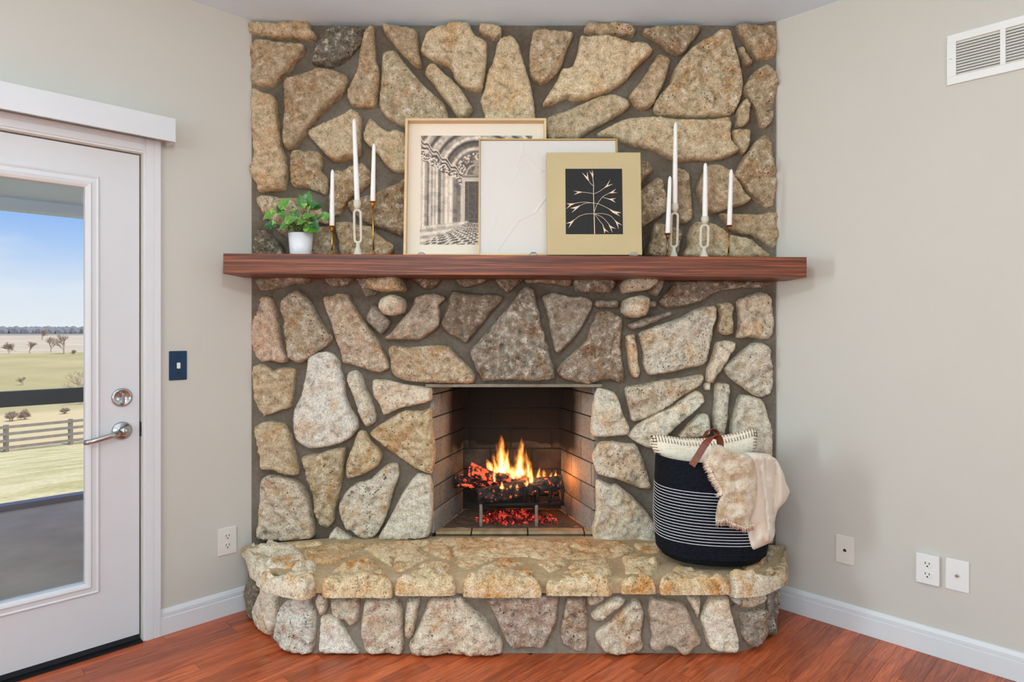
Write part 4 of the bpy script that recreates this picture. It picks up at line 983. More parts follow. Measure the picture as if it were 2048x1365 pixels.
# plinths and cobbles
pl = 0.835-M*0.12
base_ = (V > pl) & (V < pl+0.17-M*0.36) & (M < 0.43)
tone = np.where(base_, 0.80+0.12*np.sin((V-pl)*110)-0.14*(smooth_noise(30, 10) > 0.6), tone)
flo = (V > 0.80) & (V > pl+0.165-M*0.36)
dv = np.maximum(V-0.72, .03); gx_ = (U-0.5)/dv*3.4+0.5*smooth_noise(12, 21); gy_ = 1/dv*2.6+1.1*np.abs(U-.5)*6+0.8*smooth_noise(10, 22)
cx_ = np.floor(gx_+0.5*np.floor(gy_)); fx_ = gx_+0.5*np.floor(gy_)-cx_-.5; fy_ = gy_-np.floor(gy_)-.5
cob = np.where(np.maximum(np.abs(fx_), np.abs(fy_)) < 0.36, 0.20+0.18*smooth_noise(70, 12), 0.86)
tone = np.where(flo, cob, tone)
tone = np.clip(tone*(0.9+0.2*smooth_noise(160, 13)), 0.05, 0.98)
darkc, litec = np.array(lin((48, 36, 30))), np.array(lin((250, 230, 208)))
tl = tone**1.8
colr_ = darkc+(litec-darkc)*tl[..., None]
vv = []; w_ = px1-px0; h_ = pz1-pz0
verts = np.stack([px0+U*w_, np.full(U.shape, FD-.0068), pz1-V*h_], -1).reshape(-1, 3)
ff = [(j*(NU+1)+i, j*(NU+1)+i+1, (j+1)*(NU+1)+i+1, (j+1)*(NU+1)+i) for j in range(NV) for i in range(NU)]
m, t, b = new_mat('photo_print'); at = N(t, 'ShaderNodeVertexColor', layer_name='Col'); L(t, at.outputs[0], b.inputs['Base Color']); b.inputs['Roughness'].default_value = 0.6
pr = mesh_obj('photo_print', verts.tolist(), ff, 'photo_print', e1)
ca = pr.data.color_attributes.new('Col', 'FLOAT_COLOR', 'POINT')
ca.data.foreach_set('color', np.concatenate([colr_.reshape(-1, 3), np.ones(((NU+1)*(NV+1), 1))], 1).ravel().astype(np.float32))

# white plaster canvas
e2, Wd2, H2h = lean_root('canvas_picture', 956.5, 1239, 2.799, 2.853, 279.5)
tag(e2, 'white textured plaster canvas in a slim gold frame', 'picture')
fw = 0.006; bm = bmesh.new()
add_box(bm, -Wd2/2, -Wd2/2+fw, 0, .035, 0, H2h); add_box(bm, Wd2/2-fw, Wd2/2, 0, .035, 0, H2h); add_box(bm, -Wd2/2, Wd2/2, 0, .035, H2h-fw, H2h); add_box(bm, -Wd2/2, Wd2/2, 0, .035, 0, fw)
bm_obj('frame', bm, 'gold_frame', e2)
def seg_d(px_, py_, a, b_):
    ab = (b_[0]-a[0], b_[1]-a[1]); l2 = ab[0]**2+ab[1]**2; tt = max(0, min(1, ((px_-a[0])*ab[0]+(py_-a[1])*ab[1])/l2)); return math.hypot(px_-a[0]-tt*ab[0], py_-a[1]-tt*ab[1])
CRE = [((0.12, 0.02), (0.28, .29), 1), ((.28, .29), (.40, .36), 1), ((.40, .36), (.5, .52), 1), ((.02, .13), (.10, .25), .6), ((.10, .25), (.13, .45), .4), ((.31, .90), (.45, .72), .9), ((.31, .99), (.31, .90), .5), ((.31, .90), (.26, .75), .6), ((.22, .86), (.29, .855), .5),
       ((.35, .68), (.5, .75), .7), ((.03, .52), (.14, .62), .5), ((.36, .20), (.5, .20), .5), ((.72, .98), (.75, .90), .7), ((.13, .2), (.25, .42), .3), ((.2, .55), (.3, .8), .4)]
def plast(u, v):
    x = -Wd2/2+fw+.002+(Wd2-2*fw-.004)*u; z = fw+.002+(H2h-2*fw-.004)*v; h = 0.0
    for a, b_, s_ in CRE:
        d = seg_d(u*1.2, v, (a[0]*1.2, a[1]), (b_[0]*1.2, b_[1])); h += 0.0034*s_*math.exp(-(d/0.006)**2)
    h += 0.0012*mn.fractal(Vector((x*9, z*9, 3)), 1, 2, 3)
    return Vector((x, 0.006-h, z))
grid_obj('canvas', 150, 124, plast, 'plaster', e2)
box('backing', -Wd2/2+fw, Wd2/2-fw, .010, .034, fw, H2h-fw, 'mat_board', e2)

# tan canvas with grass sprig
e3, Wd3, H3h = lean_root('sprig_canvas', 1094, 1284.5, 2.760, 2.797, 306.5)
tag(e3, 'tan canvas block with a black panel and a pale grass sprig', 'picture')
box('canvas_block', -Wd3/2, Wd3/2, 0, .036, 0, H3h, 'tan_canvas', e3, bev=.002)
SQ = (1110, 320, .12451); s3 = 2.785/F; xc3 = (1094+1281.5)/2
def sq(cx_, cy_): x = SQ[0]+cx_*SQ[2]; y_ = SQ[1]+cy_*SQ[2]; return ((x-xc3)*s3, H3h-(y_-306.5)*s3*1.005)
pa, pb = sq(168, 163), sq(1080, 1228)
box('black_panel', pa[0], pb[0], -0.0008, 0.001, pb[1], pa[1], 'black_panel', e3)
bm = bmesh.new()
def ribbon(pts, w0, w1, yy=-0.0012):
    C_pts = catmull([sq(*p_) for p_ in pts], 0.002, closed=False); n = len(C_pts)
    prev = None
    for i in range(n):
        a = C_pts[max(i-1, 0)]; b_ = C_pts[min(i+1, n-1)]; tg = (b_-a)/(np.linalg.norm(b_-a)+1e-9); w = (w0+(w1-w0)*i/(n-1))/2*SQ[2]*s3
        cur = (bm.verts.new((C_pts[i][0]-tg[1]*w, yy, C_pts[i][1]+tg[0]*w)), bm.verts.new((C_pts[i][0]+tg[1]*w, yy, C_pts[i][1]-tg[0]*w)))
        if prev: bm.faces.new((prev[0], prev[1], cur[1], cur[0]))
        prev = cur
def spike(*pp):
    vs_ = [bm.verts.new((sq(*p_)[0], -0.0014, sq(*p_)[1])) for p_ in pp]; bm.faces.new(vs_)
ribbon([(628, 1225), (622, 900), (616, 560), (618, 420), (605, 290)], 13, 7)
for p_ in ([(610, 440), (560, 390), (530, 320)], [(625, 575), (700, 540), (790, 480)], [(610, 572), (520, 555), (430, 545)], [(630, 860), (670, 750), (760, 625), (870, 560)], [(620, 725), (480, 708), (340, 722), (250, 750)],
           [(620, 720), (500, 725), (420, 755), (350, 790)], [(625, 725), (700, 740), (800, 785), (880, 830)], [(622, 895), (500, 900), (380, 940), (290, 1010)], [(630, 895), (760, 895), (880, 930), (960, 1010)],
           [(635, 905), (700, 1000), (770, 1090)], [(635, 900), (760, 960), (860, 1070)], [(770, 630), (830, 650)]):
    ribbon(p_, 5.5, 5.5)
for sp_ in (((545, 370), (500, 320), (435, 225), (515, 300), (520, 205), (535, 310)), ((612, 330), (585, 260), (550, 190), (600, 250), (598, 180), (618, 250)), ((780, 488), (830, 430), (890, 335), (845, 435), (935, 412), (840, 458)),
            ((450, 545), (390, 535), (290, 525), (365, 545), (300, 590), (390, 560)), ((860, 565), (910, 535), (978, 490), (930, 548), (1000, 552), (915, 565)), ((800, 640), (870, 655), (975, 645), (920, 668), (970, 718), (880, 672)),
            ((330, 728), (260, 730), (180, 735), (235, 752), (172, 825), (260, 760)), ((410, 758), (340, 780), (240, 810), (320, 815), (262, 885), (350, 815)), ((850, 808), (930, 850), (1060, 880), (985, 890), (1040, 940), (920, 880)),
            ((310, 985), (260, 1020), (172, 1055), (245, 1050), (212, 1130), (285, 1030)), ((940, 990), (990, 1030), (1075, 1085), (998, 1055), (1015, 1150), (965, 1030)), ((755, 1075), (790, 1140), (860, 1205), (800, 1170), (785, 1220), (768, 1140)), ((850, 1065), (890, 1100), (970, 1140), (895, 1125), (912, 1205), (868, 1110))):
    spike(*sp_)
bm_obj('grass_sprig', bm, 'sprig_cream', e3)

# clear bumpers that stop the pictures sliding
for (px, Y, lb) in ((842, 2.815, 'church doorway picture'), (1067, 2.782, 'white canvas'), (1268.5, 2.750, 'tan sprig canvas')):
    X = (px-CX)/F*Y
    o = lathe('clear_bumper', [(0.019, 0), (0.019, 0.006), (0.017, 0.012), (0.011, 0.018), (0.004, 0.0205), (0, 0.021)], 'clear_plastic', None, 20, sy=0.45, loc=(X, Y+0.011, mz(X)))
    bm = bmesh.new(); bmesh.ops.create_icosphere(bm, subdivisions=1, radius=.0022, matrix=Matrix.Translation((0.002, -0.004, .018))); bm_obj('peg', bm, 'white_plastic', o)
    tag(o, 'small clear dome bumper in front of the '+lb, 'bumper', 'bumpers holding the pictures')

# ------------------------------------------------------------------ candlesticks and candles
def candle(p0, tip, r, label):
    p0, tip = Vector(p0), Vector(tip); d = tip-p0; h = d.length
    o = lathe('taper_candle', [(r*.9, 0), (r, 0.002), (r*.97, h*.25), (r*.80, h*.70), (r*.72, h*.93), (r*.55, h*.97), (r*.22, h*.992), (0, h)], 'wax', None, 18, loc=p0)
    o.rotation_euler = d.to_track_quat('Z', 'Y').to_euler(); tag(o, label, 'candle', 'white taper candles on the mantel')
def brass_stick(xb, xc, ycup, ytip, xtip, Y, lbl, clbl, mat):
    X = (xb-CX)/F*Y; z0 = mz(X); zc = zpx(ycup, Y); XC = (xc-CX)/F*Y
    r_ = empty('brass_candlestick', (X, Y, z0)); tag(r_, lbl, 'candlestick', 'slim brass candlesticks')
    h = zc-z0; lathe('base', [(0.026, 0), (0.026, .003), (0.010, .007), (0.0045, .018), (.0036, .03)], mat, r_, 24)
    tube('stem', [(0, 0, .006), ((XC-X)*.5, 0, h*.5), (XC-X, 0, h-.02)], 0.0038, mat, r_, 10)
    lathe('cup', [(0.0036, h-.026), (.0075, h-.022), (.0085, h-.010), (.0105, h-.004), (.0140, h-.003), (.0140, h), (.0102, h), (0.0098, h-.004), (0, h-.004)], mat, r_, 20, cx=XC-X)
    candle((XC, Y, z0+h-.0035), ((xtip-CX)/F*Y, Y, zpx(ytip, Y)), 0.0110, clbl)
def ceramic_stick(xb, xc, ycup, yl0, yl1, ytip, xtip, Y, lw, lbl, clbl):
    X = (xb-CX)/F*Y; z0 = mz(X); XC = (xc-CX)/F*Y-X
    r_ = empty('ceramic_candlestick', (X, Y, z0)); tag(r_, lbl, 'candlestick', 'cream loop candlesticks')
    zc, za, zb_ = zpx(ycup, Y)-z0, zpx(yl0, Y)-z0, max(zpx(yl1, Y)-z0, .03)
    lathe('base', [(.024, 0), (.024, .006), (.018, .012), (.009, zb_*.8), (.0085, zb_+.004)], 'ceramic', r_, 24)
    pts = []; w = lw/2/F*Y-.0055; cz = (za+zb_)/2; hh = (za-zb_)/2-.0055
    for k in range(48):
        a = 2*PI*k/48; sx_ = math.cos(a); sz = math.sin(a)
        zq = cz+math.copysign(max(hh-w, 0), sz)*min(1, abs(sz)*6)+w*sz; pts.append((w*sx_+XC*(zq-zb_)/(za-zb_)*.9, 0, zq))
    tube('loop', pts, .0058, 'ceramic', r_, 10, True)
    lathe('cup', [(.006, za-.002), (.012, za+.004), (.0165, za+(zc-za)*.45), (.0160, zc), (.0115, zc), (.0112, zc-.006), (0, zc-.006)], 'ceramic', r_, 24, cx=XC)
    candle((X+XC, Y, z0+zc-.0055), ((xtip-CX)/F*Y, Y, zpx(ytip, Y)), 0.0118, clbl)
brass_stick(664, 664, 452, 339, 665, 2.84, 'short shiny brass candlestick next to the potted pothos', 'white taper candle beside the potted pothos, in short brass stick', 'brass')
ceramic_stick(716, 714.5, 401, 418, 488, 237, 708, 2.83, 18, 'cream looped ceramic candlestick between two brass ones', 'tall white taper leaning slightly in the ceramic loop between brass sticks', )
brass_stick(747, 745.5, 403, 287, 748, 2.84, 'tallest brass candlestick beside the pale wood picture frame', 'white taper in the tallest brass stick beside the wood frame', 'brass')
brass_stick(1334.5, 1335.5, 467, 352, 1340, 2.815, 'shortest dark brass candlestick beside the tan sprig canvas', 'white taper in the shortest brass stick beside the tan canvas', 'brass_dark')
ceramic_stick(1347.5, 1349.5, 408, 424, 497, 244, 1351, 2.865, 18, 'taller cream ceramic candlestick with long loop behind short brass stick', 'tallest white taper in the taller ceramic loop near tan canvas', )
ceramic_stick(1408, 1409.8, 434, 448, 498, 325.5, 1410.8, 2.84, 20, 'shorter cream ceramic candlestick with rounder loop standing by itself', 'white taper in the shorter round looped ceramic holder', )
brass_stick(1457, 1458.7, 451, 338, 1462.5, 2.84, 'dark brass candlestick standing past the shorter ceramic loop candlestick', 'white taper in the outermost dark brass stick by mantel end', 'brass_dark')

# ------------------------------------------------------------------ potted pothos
YP = 2.84; XP = (601.5-CX)/F*YP
plant = empty('potted_pothos', (XP, YP, mz(XP))); tag(plant, 'small green pothos plant in a plain white pot', 'plant')
ph = zpx(468, YP)-mz(XP)
lathe('pot', [(0, 0), (.043, 0), (.046, .003), (.0535, ph), (.0505, ph), (.0485, ph-.012), (0, ph-.012)], 'pot_white', plant, 40)
lathe('soil', [(0, ph-.011), (.0485, ph-.011), (.04, ph-.007), (0, ph-.005)], 'soil', plant, 20)
m, t, b = new_mat('leaf')
oi = N(t, 'ShaderNodeObjectInfo'); nl = noise_tex(t, 5, 3)
c = mixc(t, ramp(t, oi.outputs['Random'], [(0, g(0)), (1, g(1))]), rgba((26, 84, 34)), rgba((96, 156, 52)))
c = mixc(t, ramp(t, nl, [(0.56, g(0)), (0.66, g(.8))]), c, rgba((176, 196, 92)))
L(t, c, b.inputs['Base Color']); b.inputs['Roughness'].default_value = 0.3; b.inputs['Subsurface Weight'].default_value = 0.0
bm = bmesh.new(); nu, nv = 10, 6; gv = []
for i in range(nu+1):
    u = i/nu; w = 0.36*(math.sin(PI*u**0.72))**0.85*(1-.25*u) if 0 < u < 1 else 0.0
    gv.append([bm.verts.new((u, w*(2*j/nv-1), 0.16*abs(2*j/nv-1)*w*2-0.28*u*u+.04*math.sin(9*u)*abs(2*j/nv-1))) for j in range(nv+1)])
for i in range(nu):
    for j in range(nv): bm.faces.new((gv[i][j], gv[i+1][j], gv[i+1][j+1], gv[i][j+1]))
bmesh.ops.remove_doubles(bm, verts=bm.verts, dist=1e-5)
leaf_me = bpy.data.meshes.new('leaf'); bm.to_mesh(leaf_me); bm.free(); leaf_me.materials.append(MATS['leaf']); leaf_me.polygons.foreach_set('use_smooth', [True]*len(leaf_me.polygons))
LC = (510, 220, .2198)
LEAF = [(190, 930, 92, 968, -.02), (230, 910, 282, 822, 0), (225, 930, 270, 968, -.03), (200, 1040, 103, 1048, -.05), (270, 1020, 348, 985, -.06), (440, 900, 415, 800, -.02), (460, 900, 478, 775, .01), (470, 880, 545, 850, -.01),
        (500, 910, 590, 872, .02), (430, 985, 503, 955, -.07), (500, 1000, 560, 1058, -.05), (600, 970, 672, 962, .0), (350, 1060, 300, 1090, -.04), (440, 1075, 545, 1082, -.05), (370, 1000, 380, 930, -.03), (330, 1010, 240, 1060, -.06),
        (400, 960, 330, 925, .02), (480, 1040, 420, 1060, -.03), (540, 1020, 500, 960, -.04), (250, 960, 215, 890, .02), (380, 1040, 440, 1010, -.06), (600, 960, 570, 990, .02)]
rs = random.Random(5)
for k, (x0, y0, x1, y1, dy) in enumerate(LEAF):
    pb_ = PX(LC[0]+x0*LC[2], LC[1]+y0*LC[2], YP+dy); pt = PX(LC[0]+x1*LC[2], LC[1]+y1*LC[2], YP+dy-0.012)
    d = pt-pb_; ln = max(d.length*1.35, .030); xd = d.normalized()
    up = Vector((rs.uniform(-.4, .4), -1.0, rs.uniform(0.1, 0.9))); zd = (up-xd*up.dot(xd)).normalized(); yd = zd.cross(xd)
    o = bpy.data.objects.new('leaf', leaf_me); link(o, plant)
    Mx = Matrix((xd, yd, zd)).transposed().to_4x4(); o.matrix_local = Matrix.Translation(pb_-plant.location) @ Mx @ Matrix.Diagonal((ln, ln*1.05, ln, 1))
    q0_ = Vector((rs.uniform(-.02, .02), rs.uniform(-.02, .02), ph-.008)); q1_ = pb_-plant.location
    tube('stem', [q0_, q0_*.5+q1_*.5+Vector((0, 0, .02)), q1_], .0013, 'stem', plant, 5)

# ------------------------------------------------------------------ basket with cushion and throw
BYc = 2.705; BXc = (1420-CX)/F*BYc; BZ = HT+0.006; BH = 0.424; BA, BB = 0.240, 0.168
bask = empty('rope_basket', (BXc, BYc, BZ), rot=(0, math.radians(2.0), 0)); tag(bask, 'black woven rope basket with thin white stripes and leather handles', 'basket')
def bprof(v):                                         # v 0..1 up the side: scale of the oval
    return 0.86+0.14*min(1, v/0.35)**0.8 if v > 0 else 0.86
m, t, b = new_mat('black_rope')
n_ = noise_tex(t, 120, 3); L(t, ramp(t, n_, [(0.35, rgba((13, 15, 20))), (0.7, rgba((30, 33, 42)))]), b.inputs['Base Color']); b.inputs['Roughness'].default_value = 0.9; b.inputs['Specular IOR Level'].default_value = 0.15
nrow = 48; seg_n = 72; vv = []; ff = []
rows = []
def oval(a, sa, sb):
    ca, sa_ = math.cos(a), math.sin(a); e_ = 0.86
    return math.copysign(abs(ca)**e_, ca)*sa, math.copysign(abs(sa_)**e_, sa_)*sb
prof = [(0.0, 0.0), (0.5, 0.0), (0.80, 0.002), (0.86, 0.010), (0.90, 0.025)]
for k in range(nrow):
    z0 = 0.03+(BH-0.03)*k/nrow; z1 = 0.03+(BH-0.03)*(k+1)/nrow
    for f_, dz in ((0.0, 0.0), (0.010, .25), (0.013, .5), (0.010, .75)):
        z = z0+(z1-z0)*dz; v = z/BH; s_ = 0.905+0.095*min(1, v/0.4)**.7; prof.append((s_+f_, z))
prof += [(1.0, BH), (0.97, BH), (0.965, BH-.02), (0.95, BH*.5), (0.86, .04), (0, .03)]
bm = bmesh.new(); rings = []
for s_, z in prof:
    if s_ == 0: rings.append([bm.verts.new((0, 0, z))]); continue
    rings.append([bm.verts.new((*oval(2*PI*i/seg_n, BA*s_, BB*s_), z)) for i in range(seg_n)])
for a_, b_ in zip(rings, rings[1:]):
    for i in range(seg_n):
        j = (i+1) % seg_n
        if len(a_) == 1: bm.faces.new((a_[0], b_[j], b_[i]))
        elif len(b_) == 1: bm.faces.new((a_[i], a_[j], b_[0]))
        else: bm.faces.new((a_[i], a_[j], b_[j], b_[i]))
body = bm_obj('basket_body', bm, 'black_rope', bask, True)
for k in range(18):
    z = 0.094+k*0.0123; v = z/BH; s_ = 0.905+0.095*min(1, v/0.4)**.7+0.014
    tube('stitched_stripe', [(*oval(2*PI*i/72, BA*s_, BB*s_), z) for i in range(72)], 0.0015, 'stitch_white', body, 5, True)
def bfront(x):                                        # depth of the basket front at world X
    u_ = max(-0.985, min(0.985, (x-BXc)/BA)); return BYc-BB*(1-abs(u_)**2.3)**(1/2.3)
def strap(name, pts, w, th, mat, parent, side):
    C3_ = [Vector(p_) for p_ in catmull([tuple(p_) for p_ in pts], 0.008, closed=False)]; bm = bmesh.new(); prev = None; n = len(C3_)
    for i in range(n):
        tg = (C3_[min(i+1, n-1)]-C3_[max(i-1, 0)]).normalized(); sd = (side-tg*side.dot(tg)).normalized(); nn_ = tg.cross(sd)
        cur = [bm.verts.new(C3_[i]+sd*a*w/2+nn_*b_*th/2) for a, b_ in ((-1, -1), (1, -1), (1, 1), (-1, 1))]
        if prev:
            for k in range(4): bm.faces.new((prev[k], prev[(k+1) % 4], cur[(k+1) % 4], cur[k]))
        else: bm.faces.new(cur[::-1])
        prev = cur
    bm.faces.new(prev); return bm_obj(name, bm, mat, parent, False)
BO = Vector((BXc, BYc, BZ))
YFn = bfront((1385-CX)/F*2.6)-.006
hp = [PX(1376.5, 934, YFn-.004)-BO, PX(1390, 911, YFn-.008)-BO, PX(1403, 888, YFn-.012)-BO, PX(1416, 876, YFn-.010)-BO, PX(1428, 876, YFn-.004)-BO, PX(1432, 888, YFn+.0)-BO, PX(1431, 905, YFn+.0)-BO, PX(1437, 930, YFn-.002)-BO]
hd = strap('handle', hp, .027, .004, 'leather', bask, Vector((0.8, -0.35, 0.5)))
for px, py in ((1379, 929), (1382, 926.5), (1385, 924), (1387.5, 921.0)):
    p = PX(px, py, YFn-.009)-BO; bm = bmesh.new(); bmesh.ops.create_icosphere(bm, subdivisions=2, radius=.0032, matrix=Matrix.Translation(p)); bm_obj('rivet', bm, 'brass', hd)
YBk = 2.868
hp = [PX(1392, 905, YBk)-BO, PX(1400, 876, YBk)-BO, PX(1408, 862, YBk)-BO, PX(1418, 858, YBk)-BO, PX(1427, 864, YBk)-BO, PX(1432, 885, YBk)-BO, PX(1434, 905, YBk)-BO]
strap('handle', hp, .024, .004, 'leather', bask, Vector((0.3, -0.9, 0.3)))

# cushion
m, t, b = new_mat('cushion_cloth')
tc = N(t, 'ShaderNodeTexCoord'); mp = N(t, 'ShaderNodeMapping'); mp.inputs['Scale'].default_value = (260, 20, 30); L(t, tc.outputs['Object'], mp.inputs[0])
n1 = N(t, 'ShaderNodeTexNoise'); n1.inputs['Scale'].default_value = 1.0; n1.inputs['Detail'].default_value = 3; L(t, mp.outputs[0], n1.inputs[0])
mp2 = N(t, 'ShaderNodeMapping'); mp2.inputs['Scale'].default_value = (30, 20, 260); L(t, tc.outputs['Object'], mp2.inputs[0])
n2 = N(t, 'ShaderNodeTexNoise'); n2.inputs['Scale'].default_value = 1.0; n2.inputs['Detail'].default_value = 3; L(t, mp2.outputs[0], n2.inputs[0])
wv = math_n(t, 'ADD', n1.outputs[0], n2.outputs[0])
L(t, ramp(t, wv, [(0.75, rgba((230, 202, 166))), (1.0, rgba((252, 236, 212)))]), b.inputs['Base Color']); b.inputs['Roughness'].default_value = 0.95; bump(t, b, wv, .4, .003)
YC = 2.745
cush = empty('cushion', PX(1412, 905, YC)); tag(cush, 'cream woven cushion with brown whipstitched edge tucked in the basket', 'cushion')
CO = cush.location
def cedge(u): # top edge in px
    xs = np.array([0, .08, .3, .5, .65, .8, .95, 1]); ys = np.array([872, 869.5, 876.5, 877, 872, 866, 857.5, 861]); return float(np.interp(u, xs, ys))
def cpt(u, v, s_, inset=0.0):
    x = 1301+(1515-1301)*u; x += (1-v)*0+(-4*math.sin(PI*v) if u < .5 else 4*0)*0+(3*math.sin(PI*v)*(1 if u < .5 else -1.5))*abs(2*u-1)**3
    yt = cedge(u); y_ = yt+(1-v)*((1040-yt)); cq = max(0, min(1, (y_-893)/30)); x = 1412+(x-1412)*(1-.13*cq)
    th = 0.058*(max(0, 1-abs(2*u-1)**2.6)**.6)*(max(0, 1-abs(2*v-1)**2.6)**.6)
    wr_ = 0.004*mn.noise(Vector((u*7, v*7, 2)))
    p = PX(x, y_, YC); p.y += s_*(th+(.004 if th > .001 else .0008)+wr_*(th/.06))
    return p-CO
nu, nv = 44, 36; bm = bmesh.new(); fr = {}
for s_ in (-1, 1):
    gr = [[bm.verts.new(cpt(i/nu, j/nv, s_)) for i in range(nu+1)] for j in range(nv+1)]
    for j in range(nv):
        for i in range(nu): bm.faces.new((gr[j][i], gr[j][i+1], gr[j+1][i+1], gr[j+1][i]))
bmesh.ops.remove_doubles(bm, verts=bm.verts, dist=0.0022)
bm_obj('cover', bm, 'cushion_cloth', cush, True)
bm = bmesh.new()
def stitch(p_a, p_b):
    add_tube(bm, [p_a+Vector((0, -.002, 0)), (p_a+p_b)/2+Vector((0, -.005, 0)), p_b+Vector((0, -.003, 0))], .0016, 5)
for k in range(36):
    u = (k+.5)/36; stitch(cpt(u, 1.0, -1), cpt(u+.004, 0.925, -1))
for k in range(7):
    v = 0.97-k*.034
    stitch(cpt(0.0, v, -1), cpt(.048, v-.004, -1)); stitch(cpt(1.0, v, -1), cpt(.952, v-.004, -1))
bm_obj('whipstitch_edging', bm, 'whip_brown', cush, True)
# throw
simple('throw_smooth', (238, 222, 204), 0.95, var=0.05, vscale=14, bstr=0.15, bscale=180, bdist=.002)
m, t, b = new_mat('throw_fleece')
n1 = noise_tex(t, 22, 4); n2 = noise_tex(t, 130, 4)
L(t, mixc(t, 1.0, ramp(t, n1, [(0.38, rgba((208, 178, 140))), (0.56, rgba((236, 218, 194)))]), ramp(t, n2, [(.3, g(.85)), (.65, g(1.05))]), 'MULTIPLY'), b.inputs['Base Color']); b.inputs['Roughness'].default_value = 1.0; bump(t, b, math_n(t, 'ADD', n1, n2), .9, .008)
simple('fringe', (246, 226, 202), 0.95, var=.08, vscale=60)
throw = empty('throw_blanket', PX(1495, 1000, 2.56)); tag(throw, 'cream and beige fringed throw blanket draped over the basket rim', 'blanket')
TO = throw.location
BC = (1270, 840, .23438)
def hang_Y(X, z, off):
    Yb_ = bfront(min(X, BXc+BA*.93)); ex_ = max(0, X-(BXc+BA*.93)); return Yb_+ex_*0.9-off
YT = 2.55
def cloth(name, s, mat, off, fold_fn, thick, seed):
    poly = [((x-CX)/F*YT, zpx(y, YT)) for x, y in pts_of(BC, s)]
    def mp_(s_, q_, h):
        Y = hang_Y(s_*1.01, q_, off)-h; k = Y/YT     # keep the traced outline at its own distance
        return Vector((s_*k, Y, CAMZ+(q_-CAMZ)*k))-TO
    def hf(s_, q_, di, prof): return thick*(.25+.75*prof)+prof*fold_fn(s_, q_)
    return relief(name, poly, mp_, thick, throw, mat, None, seed=seed, step=.0085, edge=.02, skirt=-.004, hfun=hf, jit=.001)
def fold1(s_, q_):
    x = ((s_/YT*F+CX)-1270)/.23438; y_ = ((CAMZ-q_)/YT*F+CY-840)/.23438
    ln1 = 1030+(y_-300)*0.12; ln2 = 1130+(y_-300)*.02; ln3 = 1195+(y_-300)*-.02
    h = 0.042*math.exp(-((x-ln1-40)/17)**2)-0.034*math.exp(-((x-ln1-80)/18)**2)+0.040*math.exp(-((x-ln2-10)/32)**2)-0.034*math.exp(-((x-ln3+6)/18)**2)*(y_ > 340)+.03*math.exp(-((x-1245)/26)**2)
    h += 0.03*math.exp(-((y_-330)/60)**2)*0.5
    h += -0.02*math.exp(-(((x-1035)/30)**2+((y_-960)/60)**2))+0.014*math.exp(-(((x-1090)/40)**2+((y_-990)/45)**2))
    return h+.003*mn.noise(Vector((s_*25, q_*12, 1)))
cloth('throw_cloth', '930,285 980,278 1080,284 1150,298 1205,340 1240,400 1270,470 1290,540 1320,610 1290,690 1250,735 1220,770 1200,830 1195,880 1195,970 1165,1040 1090,1080 1010,1110 985,1060 970,1000 958,920 960,800 950,600 940,420', 'throw_smooth', 0.004, fold1, .020, 31)
def fold2(s_, q_):
    p = Vector((s_*26, q_*26, 4)); return 0.020*mn.noise(p*.8)+.010*mn.noise(p*2.2)+.004*mn.noise(p*5)+.02*math.exp(-((q_-zpx(905, YT))/.03)**2)
FO_S = '655,225 700,212 740,222 830,275 970,300 1015,360 1035,450 1040,560 1030,700 1005,800 985,850 1000,890 1020,912 930,935 880,905 830,890 790,870 770,850 745,868 715,865 688,872 690,800 705,720 735,640 740,600 700,540 660,450 622,375 640,300 648,255'
cloth('fleece_fold', FO_S, 'throw_fleece', 0.030, fold2, .034, 32)
bm = bmesh.new(); rs = random.Random(8)
FR = [(690, 285), (650, 300), (625, 350), (618, 380), (645, 440), (672, 500), (705, 550), (735, 600), (728, 650)]
FR2 = [(690, 870), (740, 870), (775, 855), (800, 875), (850, 900), (900, 915), (940, 935), (985, 915), (1018, 905)]
def to3(x, y_, off):
    X = (BC[0]+x*BC[2]-CX)/F*YT; q_ = zpx(BC[1]+y_*BC[2], YT); Y = hang_Y(X, q_, off); k = Y/YT; return Vector((X*k, Y, CAMZ+(q_-CAMZ)*k))-TO
for path, dx, dy, n in ((FR, -44, 8, 130), (FR2, 0, 36, 80)):
    A_ = np.array(path, float); ls = np.concatenate([[0], np.cumsum(np.linalg.norm(np.diff(A_, axis=0), axis=1))])
    for k in range(n):
        s_ = ls[-1]*(k+rs.random())/n; x = np.interp(s_, ls, A_[:, 0]); y_ = np.interp(s_, ls, A_[:, 1])
        l_ = rs.uniform(.6, 1.1); ddx = dx*l_+rs.uniform(-7, 7); ddy = dy*l_+rs.uniform(-5, 9)
        o1 = .04+rs.uniform(-.005, .008)
        add_tube(bm, [to3(x-ddx*.35, y_-ddy*.35, o1+.012), to3(x+ddx*.4, y_+ddy*.3, o1), to3(x+ddx, y_+ddy+4, o1-.008)], [.0022, .0016, .0005], 4)
tag(bm_obj('fringe', bm, 'fringe', throw, True), kind='stuff')

